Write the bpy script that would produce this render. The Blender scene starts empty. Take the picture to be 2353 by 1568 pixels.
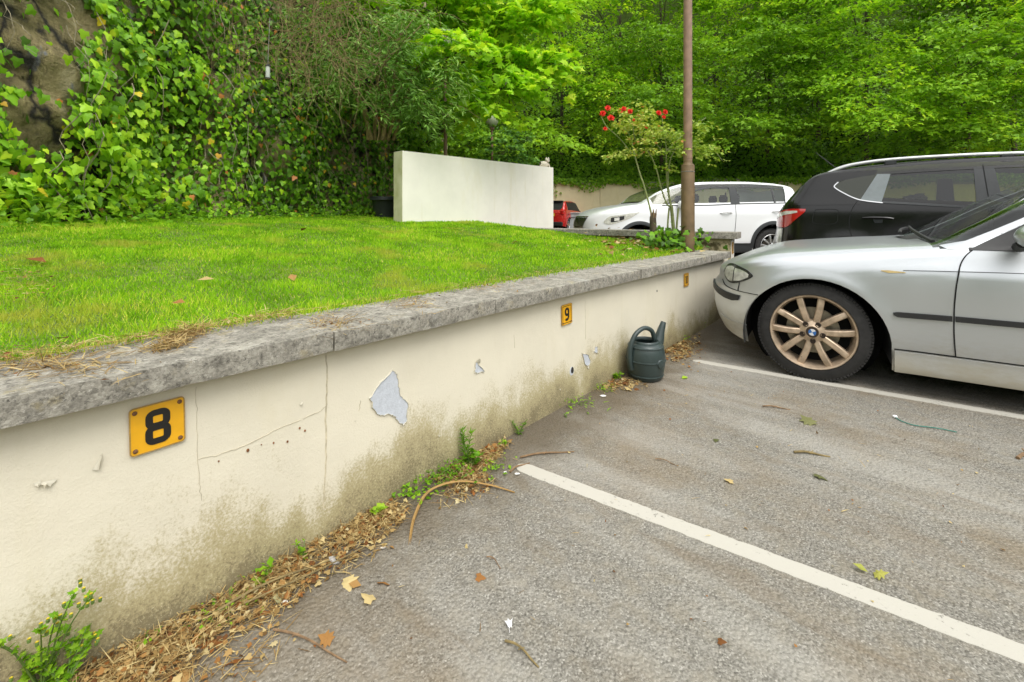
import bpy, math, random
import numpy as np
from mathutils import Vector, Matrix, noise as mnoise

random.seed(7); RNG = np.random.default_rng(7)
SC = bpy.context.scene
COL = SC.collection

# ---------------------------------------------------------------- camera, sky, sun, exposure
CAM_H = 1.10                      # eye height above the tarmac
YAW = math.radians(41.6)          # view direction, measured from the retaining wall's run (+Y) towards -X
FOC, CXP, HORY, PW = 1040.0, 1176.0, 493.0, 2353.0   # focal length, centre and horizon in photo units
cam = bpy.data.cameras.new('camera'); camo = bpy.data.objects.new('camera', cam); COL.objects.link(camo)
camo.location = (0, 0, CAM_H); camo.rotation_euler = (math.radians(90), 0, YAW)
cam.sensor_width = 36.0; cam.lens = 36.0 * FOC / PW; cam.shift_y = -(784.0 - HORY) / PW
cam.clip_start = 0.05; cam.clip_end = 400.0
SC.camera = camo

SUN_EL, SUN_AZ = math.radians(58), math.radians(-25)   # azimuth of the sun from +X
wd = bpy.data.worlds.new('World'); SC.world = wd; wd.use_nodes = True
nt = wd.node_tree; nt.nodes.clear()
sky = nt.nodes.new('ShaderNodeTexSky'); sky.sky_type = 'NISHITA'; sky.sun_disc = False
sky.sun_elevation = SUN_EL; sky.sun_rotation = math.radians(90) - SUN_AZ
sky.air_density = 1.0; sky.dust_density = 4.0; sky.ozone_density = 1.0
hs = nt.nodes.new('ShaderNodeHueSaturation'); hs.inputs['Saturation'].default_value = 0.22
mxw = nt.nodes.new('ShaderNodeMixRGB'); mxw.inputs[0].default_value = 0.55
mxw.inputs[2].default_value = (7.6, 7.7, 7.6, 1)          # even cloud cover over the clear-sky model
bg = nt.nodes.new('ShaderNodeBackground'); bg.inputs['Strength'].default_value = 0.15
wo = nt.nodes.new('ShaderNodeOutputWorld')
nt.links.new(sky.outputs[0], hs.inputs['Color']); nt.links.new(hs.outputs[0], mxw.inputs[1])
nt.links.new(mxw.outputs[0], bg.inputs['Color']); nt.links.new(bg.outputs[0], wo.inputs['Surface'])

sun = bpy.data.lights.new('sun', 'SUN'); suno = bpy.data.objects.new('sun', sun); COL.objects.link(suno)
sun.energy = 1.3; sun.angle = math.radians(35); sun.color = (1.0, 0.97, 0.92)
sd = Vector((math.cos(SUN_EL) * math.cos(SUN_AZ), math.cos(SUN_EL) * math.sin(SUN_AZ), math.sin(SUN_EL)))
suno.rotation_euler = sd.to_track_quat('Z', 'Y').to_euler(); suno.location = (6, -6, 12)

SC.view_settings.view_transform = 'Standard'; SC.view_settings.look = 'None'
SC.view_settings.exposure = 0.75; SC.view_settings.gamma = 1.0
SC.render.engine = 'CYCLES'
try:
    SC.cycles.max_bounces = 6; SC.cycles.diffuse_bounces = 4; SC.cycles.glossy_bounces = 3; SC.cycles.use_adaptive_sampling = True; SC.cycles.adaptive_threshold = 0.02
    SC.cycles.transmission_bounces = 4; SC.cycles.transparent_max_bounces = 8
    SC.cycles.use_denoising = True; SC.cycles.caustics_reflective = False; SC.cycles.caustics_refractive = False
    SC.cycles.sample_clamp_indirect = 6.0
except Exception: pass

# ---------------------------------------------------------------- where things stand: bearings measured from the camera stand point
FW = (-math.sin(YAW), math.cos(YAW)); RT = (math.cos(YAW), math.sin(YAW))
def brg(px):
    u = (px - CXP) / FOC; return FW[0] + RT[0] * u, FW[1] + RT[1] * u
def at(px, py, d):
    a, b = brg(px); return Vector((a * d, b * d, CAM_H - (py - HORY) / FOC * d))
def onX(px, py, X):
    return at(px, py, X / brg(px)[0])
def onZ(px, py, Z):
    return at(px, py, (CAM_H - Z) * FOC / (py - HORY))
def onP(px, py, O, n):
    a, b = brg(px); return at(px, py, (O[0] * n[0] + O[1] * n[1]) / (a * n[0] + b * n[1]))
BAY = math.radians(7.5)           # the bays are painted 7.5 degrees off the wall's normal
E1 = Vector((math.cos(BAY), math.sin(BAY), 0)); E2 = Vector((-math.sin(BAY), math.cos(BAY), 0))
WX = -1.50                        # face of the retaining wall

def ci(x, xs, ys):
    """smooth interpolation through points"""
    n = len(xs)
    if x <= xs[0]: return ys[0]
    if x >= xs[-1]: return ys[-1]
    i = 0
    while x > xs[i + 1]: i += 1
    h = xs[i + 1] - xs[i]; d = (ys[i + 1] - ys[i]) / h
    def tan(k):
        if k == 0 or k == n - 1: return (ys[min(k + 1, n - 1)] - ys[max(k - 1, 0)]) / (xs[min(k + 1, n - 1)] - xs[max(k - 1, 0)])
        a = (ys[k] - ys[k - 1]) / (xs[k] - xs[k - 1]); b = (ys[k + 1] - ys[k]) / (xs[k + 1] - xs[k])
        return 0.0 if a * b <= 0 else 2 * a * b / (a + b)
    m0, m1 = tan(i), tan(i + 1); t = (x - xs[i]) / h
    return (2*t**3 - 3*t*t + 1) * ys[i] + (t**3 - 2*t*t + t) * h * m0 + (-2*t**3 + 3*t*t) * ys[i + 1] + (t**3 - t*t) * h * m1
def sstep(a, b, x):
    t = min(1, max(0, (x - a) / (b - a))); return t * t * (3 - 2 * t)
def catmull(pts, n):
    pts = [Vector(p) for p in pts]; out = []
    for i in range(len(pts) - 1):
        p0, p1, p2, p3 = pts[max(i - 1, 0)], pts[i], pts[i + 1], pts[min(i + 2, len(pts) - 1)]
        for k in range(n):
            t = k / n
            out.append(0.5 * ((2 * p1) + (p2 - p0) * t + (2*p0 - 5*p1 + 4*p2 - p3) * t*t + (3*p1 - p0 - 3*p2 + p3) * t**3))
    out.append(pts[-1]); return out

# ---------------------------------------------------------------- materials
MATS = {}; BAYR = math.radians(7.5)
class NM:
    def __init__(s, name):
        s.m = bpy.data.materials.new(name); s.m.use_nodes = True; s.t = s.m.node_tree; s.t.nodes.clear()
        s.out = s.n('ShaderNodeOutputMaterial'); s.b = s.n('ShaderNodeBsdfPrincipled')
        s.l(s.b.outputs[0], s.out.inputs['Surface']); MATS[name] = s.m
    def n(s, k, **kw):
        x = s.t.nodes.new(k)
        for a, b in kw.items(): setattr(x, a, b)
        return x
    def l(s, a, b): s.t.links.new(a, b)
    def pos(s, scale=(1, 1, 1), obj=False):
        mp = s.n('ShaderNodeMapping'); mp.inputs['Scale'].default_value = scale
        if obj: s.l(s.n('ShaderNodeTexCoord').outputs['Object'], mp.inputs[0])
        else: s.l(s.n('ShaderNodeNewGeometry').outputs['Position'], mp.inputs[0])
        return mp.outputs[0]
    def noise(s, scale, detail=4, rough=.55, vec=None, dist=0, out=0):
        x = s.n('ShaderNodeTexNoise'); x.inputs['Scale'].default_value = scale; x.inputs['Detail'].default_value = detail
        x.inputs['Roughness'].default_value = rough; x.inputs['Distortion'].default_value = dist
        s.l(vec if vec is not None else s.pos(), x.inputs['Vector']); return x.outputs[out]
    def voro(s, scale, vec=None, feat='F1', out='Distance'):
        x = s.n('ShaderNodeTexVoronoi', feature=feat); x.inputs['Scale'].default_value = scale
        s.l(vec if vec is not None else s.pos(), x.inputs['Vector']); return x.outputs[out]
    def ramp(s, fac, stops, interp='LINEAR'):
        r = s.n('ShaderNodeValToRGB'); e = r.color_ramp; e.interpolation = interp
        while len(e.elements) < len(stops): e.elements.new(1)
        for el, (p, c) in zip(e.elements, stops):
            el.position = p; c = (c, c, c) if isinstance(c, (int, float)) else c; el.color = (*c, 1)
        s.l(fac, r.inputs[0]); return r.outputs[0]
    def mix(s, fac, a, b, mode='MIX'):
        x = s.n('ShaderNodeMixRGB', blend_type=mode)
        for i, v in ((0, fac), (1, a), (2, b)):
            if isinstance(v, (int, float)): x.inputs[i].default_value = v if i == 0 else (v, v, v, 1)
            elif isinstance(v, tuple): x.inputs[i].default_value = (*v, 1)
            else: s.l(v, x.inputs[i])
        return x.outputs[0]
    def math(s, op, a, b=None, c=None):
        x = s.n('ShaderNodeMath', operation=op)
        for i, v in enumerate((a, b, c)):
            if v is None: continue
            if isinstance(v, (int, float)): x.inputs[i].default_value = v
            else: s.l(v, x.inputs[i])
        return x.outputs[0]
    def mrange(s, v, a, b, c=0, d=1):
        x = s.n('ShaderNodeMapRange'); s.l(v, x.inputs[0])
        for i, q in enumerate((a, b, c, d)): x.inputs[i + 1].default_value = q
        x.interpolation_type = 'SMOOTHSTEP'; return x.outputs[0]
    def sep(s, vec=None):
        x = s.n('ShaderNodeSeparateXYZ'); s.l(vec if vec is not None else s.n('ShaderNodeNewGeometry').outputs['Position'], x.inputs[0]); return x.outputs
    def col(s, c):
        if isinstance(c, tuple): s.b.inputs['Base Color'].default_value = (*c, 1)
        else: s.l(c, s.b.inputs['Base Color'])
        return s
    def set(s, **kw):
        mp = dict(rough='Roughness', metal='Metallic', coat='Coat Weight', coatr='Coat Roughness', spec='Specular IOR Level')
        for k, v in kw.items():
            i = s.b.inputs[mp[k]]
            if isinstance(v, (int, float)): i.default_value = v
            else: s.l(v, i)
        return s
    def bump(s, h, strength=.4, dist=.01, prev=None):
        x = s.n('ShaderNodeBump'); x.inputs['Strength'].default_value = strength; x.inputs['Distance'].default_value = dist
        s.l(h, x.inputs['Height'])
        if prev is not None: s.l(prev, x.inputs['Normal'])
        s.l(x.outputs[0], s.b.inputs['Normal']); return x.outputs[0]

def simple(name, c, rough=.6, metal=0, var=.12, vs=30, bump=0, bs=120, coat=0, spec=.5):
    m = NM(name)
    if var:
        f = m.noise(vs, 5); d = tuple(x * (1 - var) for x in c); u = tuple(min(1, x * (1 + var)) for x in c)
        m.col(m.ramp(f, [(.3, d), (.7, u)]))
    else: m.col(c)
    m.set(rough=rough, metal=metal, coat=coat, spec=spec)
    if bump: m.bump(m.noise(bs, 4), bump, .004)
    return m.m

def leafmat(name, stops, transl=.35, rough=.5, patch=None, spec=.22, gain=(1, 1, 1)):
    m = NM(name); stops = [(p, tuple(min(.8, c * g) for c, g in zip(cc, gain))) for p, cc in stops]
    a = m.n('ShaderNodeAttribute', attribute_name='rnd')
    c = m.ramp(a.outputs['Fac'], stops)
    if patch: c = m.mix(m.mrange(m.noise(patch[0], 4), patch[1], patch[2]), c, patch[3])
    m.col(c).set(rough=rough, spec=spec)
    tr = m.n('ShaderNodeBsdfTranslucent'); mx = m.n('ShaderNodeMixShader'); mx.inputs[0].default_value = transl
    tc = m.mix(1.0, c, (1.25, 1.2, .55), 'MULTIPLY'); m.l(tc, tr.inputs[0])
    m.l(m.b.outputs[0], mx.inputs[1]); m.l(tr.outputs[0], mx.inputs[2]); m.l(mx.outputs[0], m.out.inputs[0])
    return m.m

def glassmat(name, tint, refl=1.0, rough=.01):
    m = NM(name); m.t.nodes.remove(m.b)
    tr = m.n('ShaderNodeBsdfTransparent'); tr.inputs[0].default_value = (*tint, 1)
    gl = m.n('ShaderNodeBsdfGlossy'); gl.inputs['Roughness'].default_value = rough; gl.inputs[0].default_value = (refl, refl, refl, 1)
    lw = m.n('ShaderNodeLayerWeight'); lw.inputs[0].default_value = .5
    fr = m.math('ADD', m.math('MULTIPLY', m.math('POWER', lw.outputs['Facing'], 5.0), .94), .055)
    mx = m.n('ShaderNodeMixShader'); m.l(fr, mx.inputs[0]); m.l(tr.outputs[0], mx.inputs[1]); m.l(gl.outputs[0], mx.inputs[2])
    m.l(mx.outputs[0], m.out.inputs[0]); return m.m

# tarmac: worn aggregate, brown dust drifts, pale worn patches
m = NM('tarmac')
agg = m.voro(240, out='Color'); agv = m.n('ShaderNodeRGBToBW'); m.l(agg, agv.inputs[0])
stone = m.ramp(agv.outputs[0], [(.0, (.085, .079, .066)), (.4, (.180, .169, .143)), (.75, (.255, .241, .208)), (1., (.43, .412, .365))])
big = m.noise(1.3, 6, .6); med = m.noise(14, 5, .65)
c = m.mix(m.mrange(med, .42, .70), stone, m.mix(.55, stone, (.235, .207, .155)))
c = m.mix(m.mrange(big, .46, .66), c, m.mix(.5, c, (.20, .150, .088)))
mpv = m.n('ShaderNodeMapping'); mpv.inputs['Rotation'].default_value = (0, 0, -BAYR); mpv.inputs['Scale'].default_value = (.35, 1.5, 1); m.l(m.n('ShaderNodeNewGeometry').outputs['Position'], mpv.inputs[0])
c = m.mix(m.mrange(m.noise(1.5, 6, .62, mpv.outputs[0]), .44, .64), c, m.mix(.50, c, (.36, .345, .305)))
c = m.mix(m.mrange(m.noise(1.9, 6, .66, mpv.outputs[0], 1.2), .52, .70), c, m.mix(.48, c, (.150, .112, .068)))
c = m.mix(m.mrange(m.noise(5.5, 5, .7), .60, .72), c, m.mix(.5, c, (.10, .085, .062)))
c = m.mix(m.mrange(m.noise(34, 3, .6), .62, .74), c, m.mix(.4, c, (.085, .075, .060)))
gx = m.sep()
wl = m.math('SUBTRACT', gx[0], WX)      # dust and rotted leaf washed up against the wall foot
c = m.mix(m.math('MULTIPLY', m.mrange(m.math('ADD', wl, m.math('MULTIPLY', m.noise(6, 5), -.5)), .20, -.18), .8), c, (.105, .082, .052))
m.col(c).set(rough=.86, spec=.3)
hb = m.bump(m.math('SUBTRACT', 1.0, m.voro(95)), .7, .008)
m.bump(m.noise(38, 4, .6), .4, .010, hb)

# cream masonry paint, algae climbing from the foot, hairline dirt
def wallpaint(name, base, algae=.30, amt=1.0):
    m = NM(name); z = m.sep()[2]
    c = m.mix(m.mrange(m.noise(3.0, 5, .6), .35, .7), base, tuple(x * .94 for x in base))
    c = m.mix(m.mrange(m.noise(2.2, 5, .6, m.pos((1, 1, .35))), .55, .75), c, (base[0] * .93, base[1] * .92, base[2] * .85))
    st_ = m.noise(5, 5, .65, m.pos((1, 1, .10))); c = m.mix(m.math('MULTIPLY', m.mrange(st_, .56, .72), .35 if not amt else .22), c, (base[0] * .80, base[1] * .76, base[2] * .58))
    if amt:
        n1 = m.noise(3.2, 5, .62, m.pos((1, 1, .7))); n2 = m.noise(120, 3, .75); n3 = m.noise(26, 4, .7)
        hgt = m.math('SUBTRACT', z, m.math('MULTIPLY', m.math('SUBTRACT', n1, .5), .75))
        hgt = m.math('SUBTRACT', hgt, m.math('MULTIPLY', m.math('SUBTRACT', n2, .5), .42))
        hgt = m.math('SUBTRACT', hgt, m.math('MULTIPLY', m.math('SUBTRACT', n3, .5), .14))
        al = m.mrange(hgt, algae, algae * .35)
        c = m.mix(m.math('MULTIPLY', al, .70 * amt), c, m.mix(m.mrange(n1, .4, .65), (.27, .215, .050), (.33, .265, .095)))
        dk = m.mrange(hgt, algae * .42, algae * -.1)
        c = m.mix(m.math('MULTIPLY', dk, .80 * amt), c, (.165, .135, .078))
        sp = m.math('MULTIPLY', m.mrange(m.noise(150, 3, .8), .60, .66), m.mrange(z, algae * 1.3, algae * .3))
        c = m.mix(m.math('MULTIPLY', sp, .75), c, (base[0] * .9, base[1] * .88, base[2] * .75))
    m.col(c).set(rough=.75, spec=.25)
    b1 = m.bump(m.noise(160, 4, .7), .35, .004); m.bump(m.noise(5, 4), .25, .02, b1); return m.m
wallpaint('cream_paint', (.72, .67, .54), .30)
wallpaint('cream_render', (.86, .83, .74), .25, 0)
wallpaint('pale_render', (.80, .70, .46), .5, 0)
m = NM('damp_render'); z = m.sep()[2]
m.col(m.mix(m.mrange(m.noise(7, 5, .65), .42, .56), (.55, .47, .28), (.10, .085, .035))).set(rough=.9); m.bump(m.noise(60, 5), .5, .008)
m = NM('green_stained_render')
m.col(m.mix(m.mrange(m.noise(4, 5), .3, .75), (.62, .60, .42), (.42, .42, .20))).set(rough=.85); m.bump(m.noise(90, 4), .3, .004)

# concrete coping: grey, pitted, lichen
m = NM('coping_concrete')
c = m.ramp(m.noise(16, 6, .7), [(.28, (.12, .112, .094)), (.46, (.28, .262, .220)), (.60, (.42, .395, .335)), (.8, (.58, .55, .47))])
c = m.mix(m.mrange(m.noise(70, 4, .75), .55, .68), c, (.065, .062, .056))
c = m.mix(m.mrange(m.noise(9, 5, .65), .60, .70), c, m.mix(.6, c, (.40, .33, .15)))
c = m.mix(m.mrange(m.noise(110, 2, .8), .64, .72), c, (.55, .53, .47))
c = m.mix(m.mrange(m.noise(3.1, 4, .6), .60, .66), c, m.mix(.5, c, (.50, .49, .45)))
gv = m.n('ShaderNodeRGBToBW'); m.l(m.voro(150, out='Color'), gv.inputs[0]); c = m.mix(m.math('MULTIPLY', m.mrange(m.noise(34, 5, .7), .53, .62), .7), c, (.085, .078, .064)); c = m.mix(m.math('MULTIPLY', m.mrange(m.noise(6.5, 5, .7), .58, .68), .55), c, (.47, .40, .24)); c = m.mix(.28, c, m.ramp(gv.outputs[0], [(0, (.06, .055, .046)), (.5, (.26, .245, .205)), (1, (.62, .59, .51))]))
m.col(c).set(rough=.92, spec=.2)
b1 = m.bump(m.noise(75, 5, .75), .8, .008); m.bump(m.noise(260, 3, .8), .5, .003, b1)

m = NM('road_paint')
w_ = m.noise(60, 5, .7); w2_ = m.noise(9, 5, .65)
m.col(m.mix(m.mrange(m.math('ADD', w_, m.math('MULTIPLY', w2_, .6)), .90, 1.02), (.45, .43, .375), (.22, .21, .18))).set(rough=.85, spec=.2)
m.bump(m.noise(160, 3, .6), .25, .003)

m = NM('rock')
vz = m.pos((1, 1, .6))
c = m.ramp(m.noise(2.6, 7, .68, vz, .6), [(.24, (.05, .042, .02)), (.36, (.20, .165, .075)), (.52, (.40, .335, .15)), (.70, (.60, .54, .36))])
c = m.mix(m.mrange(m.noise(1.7, 5, .6), .50, .62), c, m.mix(.75, c, (.085, .080, .012)))
c = m.mix(m.mrange(m.noise(2.3, 5, .6, m.pos((1.3, 1.3, .5))), .64, .70), c, (.30, .31, .33))
wv = m.n('ShaderNodeVectorMath', operation='ADD'); m.l(vz, wv.inputs[0]); nz_ = m.n('ShaderNodeTexNoise'); nz_.inputs['Scale'].default_value = 2.2; nz_.inputs['Detail'].default_value = 5; m.l(vz, nz_.inputs['Vector']); m.l(nz_.outputs['Color'], wv.inputs[1])
ck = m.voro(.85, wv.outputs[0], 'DISTANCE_TO_EDGE'); c = m.mix(m.mrange(ck, .05, .0), c, (.018, .016, .011))
m.col(c).set(rough=.9); b0 = m.bump(m.mrange(ck, 0, .10), 1.0, .12); b1 = m.bump(m.noise(9, 8, .72), 1.0, .12, b0); m.bump(m.noise(60, 5, .7), .6, .015, b1)
m = NM('soil'); m.col(m.ramp(m.noise(5, 6, .7), [(.3, (.014, .024, .005)), (.6, (.030, .048, .010)), (.8, (.055, .085, .015))])).set(rough=1.0, spec=0); m.bump(m.noise(20, 5), .8, .05)
m = NM('lawn_soil'); m.col(m.ramp(m.noise(9, 5, .7), [(.3, (.09, .14, .020)), (.7, (.17, .23, .035))])).set(rough=1.0); m.bump(m.noise(60, 4), .8, .02)
m = NM('moss'); m.col(m.ramp(m.noise(30, 5), [(.3, (.05, .075, .010)), (.7, (.14, .16, .03))])).set(rough=1.); m.bump(m.noise(150, 3), .8, .01)

GR = (2.7, 2.4, 1.9)
leafmat('grass_blade', [(0, (.052, .125, .008)), (.35, (.092, .225, .010)), (.7, (.145, .31, .014)), (.93, (.23, .36, .03)), (1, (.40, .36, .12))], .45, .55, (2.4, .52, .72, (.46, .50, .07)), .15, (2.3, 2.0, 1.35))
leafmat('ivy_leaf', [(0, (.022, .060, .006)), (.35, (.050, .130, .010)), (.7, (.105, .235, .015)), (.94, (.20, .34, .022)), (.975, (.42, .24, .03)), (1, (.26, .11, .05))], .30, .45, None, .3, (2.35, 2.15, 1.3))
leafmat('maple_leaf', [(0, (.062, .150, .008)), (.5, (.125, .265, .013)), (1, (.25, .40, .028))], .45, .45, None, .2, GR)
leafmat('tree_leaf', [(0, (.042, .100, .010)), (.5, (.080, .178, .014)), (1, (.16, .28, .024))], .40, .5, None, .2, GR)
leafmat('dark_leaf', [(0, (.014, .042, .008)), (.6, (.032, .090, .013)), (1, (.07, .15, .02))], .3, .5, None, .2, GR)
leafmat('bright_leaf', [(0, (.055, .135, .008)), (.5, (.12, .25, .015)), (1, (.26, .38, .035))], .45, .5, None, .2, GR)
leafmat('lance_leaf', [(0, (.045, .105, .018)), (.5, (.105, .20, .045)), (1, (.26, .36, .16))], .3, .5, None, .25, (1.6, 1.7, 1.1))
leafmat('weed_leaf', [(0, (.08, .20, .010)), (.6, (.19, .40, .016)), (1, (.38, .58, .04))], .4, .45)
leafmat('rose_leaf', [(0, (.12, .24, .02)), (.5, (.32, .46, .06)), (.85, (.58, .62, .16)), (1, (.50, .22, .06))], .35, .4)
leafmat('petal_red', [(0, (.70, .025, .015)), (1, (.80, .09, .05))], .25, .5)
leafmat('petal_yellow', [(0, (.60, .45, .02)), (1, (.75, .62, .05))], .2, .5)
leafmat('dry_leaf', [(0, (.10, .045, .016)), (.3, (.24, .09, .022)), (.55, (.34, .18, .055)), (.8, (.42, .31, .13)), (1, (.55, .47, .27))], .15, .75)
leafmat('straw', [(0, (.15, .085, .03)), (.5, (.36, .24, .09)), (1, (.60, .48, .23))], .2, .7)
leafmat('lime_leaf', [(0, (.24, .27, .04)), (1, (.50, .48, .12))], .2, .6)
leafmat('dull_leaf', [(0, (.10, .11, .04)), (.5, (.22, .22, .09)), (1, (.40, .38, .20))], .2, .6)

simple('bark', (.075, .058, .036), .95, var=.5, vs=18, bump=.8, bs=40)
simple('twig', (.20, .125, .065), .9, var=.4, vs=40)
simple('dry_stem', (.20, .150, .062), .9, var=.35, vs=30)
simple('vine_stem', (.27, .235, .155), .9, var=.35, vs=30)
simple('green_stem', (.12, .20, .04), .6, var=.25, vs=30)
simple('rose_stem', (.22, .25, .09), .6, var=.25, vs=30)
# ---------------------------------------------------------------- mesh helpers
def wloc(o):
    v = Vector((0, 0, 0))
    while o is not None: v = v + o.location; o = o.parent
    return v
def tag(o, label=None, cat=None, group=None, kind=None):
    if label: o['label'] = label
    if cat: o['category'] = cat
    if group: o['group'] = group
    if kind: o['kind'] = kind
    return o
def empty(name, loc, label=None, cat=None, group=None):
    o = bpy.data.objects.new(name, None); COL.objects.link(o); o.location = loc; o.empty_display_size = .1
    return tag(o, label, cat, group)
def link(name, me, mat, parent=None, origin=None):
    o = bpy.data.objects.new(name, me); COL.objects.link(o)
    if mat is not None: me.materials.append(MATS[mat] if isinstance(mat, str) else mat)
    if parent is not None: o.parent = parent
    elif origin is not None: o.location = origin
    return o
class MB:
    def __init__(s): s.v = []; s.f = []
    def add(s, vs, fs):
        k = len(s.v); s.v += [Vector(p) for p in vs]; s.f += [tuple(i + k for i in f) for f in fs]; return s
    def box(s, c, size, rz=0, bev=0, M=None):
        hx, hy, hz = (x / 2 for x in size); R = Matrix.Rotation(rz, 3, 'Z') if M is None else M; c = Vector(c)
        if not bev:
            vs = [c + R @ Vector((x * hx, y * hy, z * hz)) for x in (-1, 1) for y in (-1, 1) for z in (-1, 1)]
            return s.add(vs, [(0, 1, 3, 2), (4, 6, 7, 5), (0, 4, 5, 1), (2, 3, 7, 6), (0, 2, 6, 4), (1, 5, 7, 3)])
        b = bev; vs = []; fs = []
        prof = [(-1, 1), (-1, 0), (0, 0)]
        lv = [(-hz, b), (-hz + b, 0), (hz - b, 0), (hz, b)]
        for z, i in lv:
            x, y = hx - i, hy - i; q = b * .999
            ring = [(-x + q, -y), (x - q, -y), (x, -y + q), (x, y - q), (x - q, y), (-x + q, y), (-x, y - q), (-x, -y + q)]
            vs += [c + R @ Vector((p[0], p[1], z)) for p in ring]
        for k in range(3):
            for i in range(8): fs.append((k * 8 + i, k * 8 + (i + 1) % 8, k * 8 + 8 + (i + 1) % 8, k * 8 + 8 + i))
        fs.append(tuple(range(7, -1, -1))); fs.append(tuple(range(24, 32)))
        return s.add(vs, fs)
    def tube(s, pts, rad, seg=8, cap=True, flat=1.0):
        pts = [Vector(p) for p in pts]; n = len(pts); vs = []; fs = []
        rr = [rad] * n if isinstance(rad, (int, float)) else list(rad)
        if len(rr) != n: rr = [rr[0] + (rr[-1] - rr[0]) * i / (n - 1) for i in range(n)] if len(rr) == 2 else [np.interp(i / (n - 1), np.linspace(0, 1, len(rr)), rr) for i in range(n)]
        t0 = (pts[1] - pts[0]).normalized(); up = Vector((0, 0, 1)) if abs(t0.z) < .9 else Vector((1, 0, 0))
        nrm = t0.cross(up).normalized()
        for i in range(n):
            t = (pts[min(i + 1, n - 1)] - pts[max(i - 1, 0)])
            t = t.normalized() if t.length > 1e-9 else t0
            nrm = (nrm - t * nrm.dot(t)); nrm = nrm.normalized() if nrm.length > 1e-6 else t.orthogonal().normalized()
            b = t.cross(nrm)
            for k in range(seg):
                a = 2 * math.pi * k / seg; vs.append(pts[i] + (nrm * math.cos(a) + b * math.sin(a) * flat) * rr[i])
        for i in range(n - 1):
            for k in range(seg): fs.append((i * seg + k, i * seg + (k + 1) % seg, (i + 1) * seg + (k + 1) % seg, (i + 1) * seg + k))
        if cap: fs.append(tuple(range(seg - 1, -1, -1))); fs.append(tuple((n - 1) * seg + k for k in range(seg)))
        return s.add(vs, fs)
    def lathe(s, prof, seg=32, M=None, c=(0, 0, 0), closed=False):
        """prof: (r, h) pairs round the local Z axis; M turns the axis"""
        M = M or Matrix.Identity(3); c = Vector(c); vs = []; fs = []; n = len(prof)
        for r, h in prof:
            for k in range(seg):
                a = 2 * math.pi * k / seg; vs.append(c + M @ Vector((r * math.cos(a), r * math.sin(a), h)))
        for i in range(n if closed else n - 1):
            j = (i + 1) % n
            for k in range(seg): fs.append((i * seg + k, i * seg + (k + 1) % seg, j * seg + (k + 1) % seg, j * seg + k))
        return s.add(vs, fs)
    def disc(s, c, M, r, h=0, seg=24):
        c = Vector(c); return s.add([c + M @ Vector((r * math.cos(2 * math.pi * k / seg), r * math.sin(2 * math.pi * k / seg), h)) for k in range(seg)], [tuple(range(seg))])
    def grid(s, P, wrap=False):
        n, m_ = len(P), len(P[0]); vs = [p for row in P for p in row]; fs = []
        for i in range(n - 1):
            for j in range(m_ if wrap else m_ - 1):
                k = (j + 1) % m_; fs.append((i * m_ + j, i * m_ + k, (i + 1) * m_ + k, (i + 1) * m_ + j))
        return s.add(vs, fs)
    def prism(s, poly, O, ux, uy, un, depth):
        """flat polygon in the frame (O, ux, uy), front face at un*depth"""
        n = len(poly); O = Vector(O)
        a = [O + ux * p[0] + uy * p[1] for p in poly]; b = [p + un * depth for p in a]
        return s.add(a + b, [tuple(range(n - 1, -1, -1)), tuple(range(n, 2 * n))] + [(i, (i + 1) % n, n + (i + 1) % n, n + i) for i in range(n)])
    def stroke(s, path, w, O, ux, uy, un, z0, z1, closed=False):
        """a painted stroke of width w along a 2D path"""
        n = len(path); L = []; Rr = []
        for i, p in enumerate(path):
            a = path[(i - 1) % n] if closed or i > 0 else p; b = path[(i + 1) % n] if closed or i < n - 1 else p
            tx, ty = b[0] - a[0], b[1] - a[1]; q = math.hypot(tx, ty) or 1; nx, ny = -ty / q * w / 2, tx / q * w / 2
            L.append((p[0] + nx, p[1] + ny)); Rr.append((p[0] - nx, p[1] - ny))
        O = Vector(O); vs = []
        for arr, z in ((L, z1), (Rr, z1), (L, z0), (Rr, z0)): vs += [O + ux * x + uy * y + un * z for x, y in arr]
        fs = []
        for i in range(n if closed else n - 1):
            j = (i + 1) % n
            fs += [(i, j, n + j, n + i), (i, 2 * n + i, 2 * n + j, j), (n + i, n + j, 3 * n + j, 3 * n + i)]
        return s.add(vs, fs)
    def build(s, name, mat, parent=None, origin=None, smooth=True, ang=40):
        o0 = wloc(parent) if parent is not None else Vector(origin if origin is not None else (0, 0, 0))
        me = bpy.data.meshes.new(name); me.from_pydata([tuple(p - o0) for p in s.v], [], s.f); me.update()
        if smooth:
            me.polygons.foreach_set('use_smooth', [True] * len(me.polygons))
            try: me.set_sharp_from_angle(angle=math.radians(ang))
            except Exception: pass
        return link(name, me, mat, parent, o0 if parent is None else None)

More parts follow.
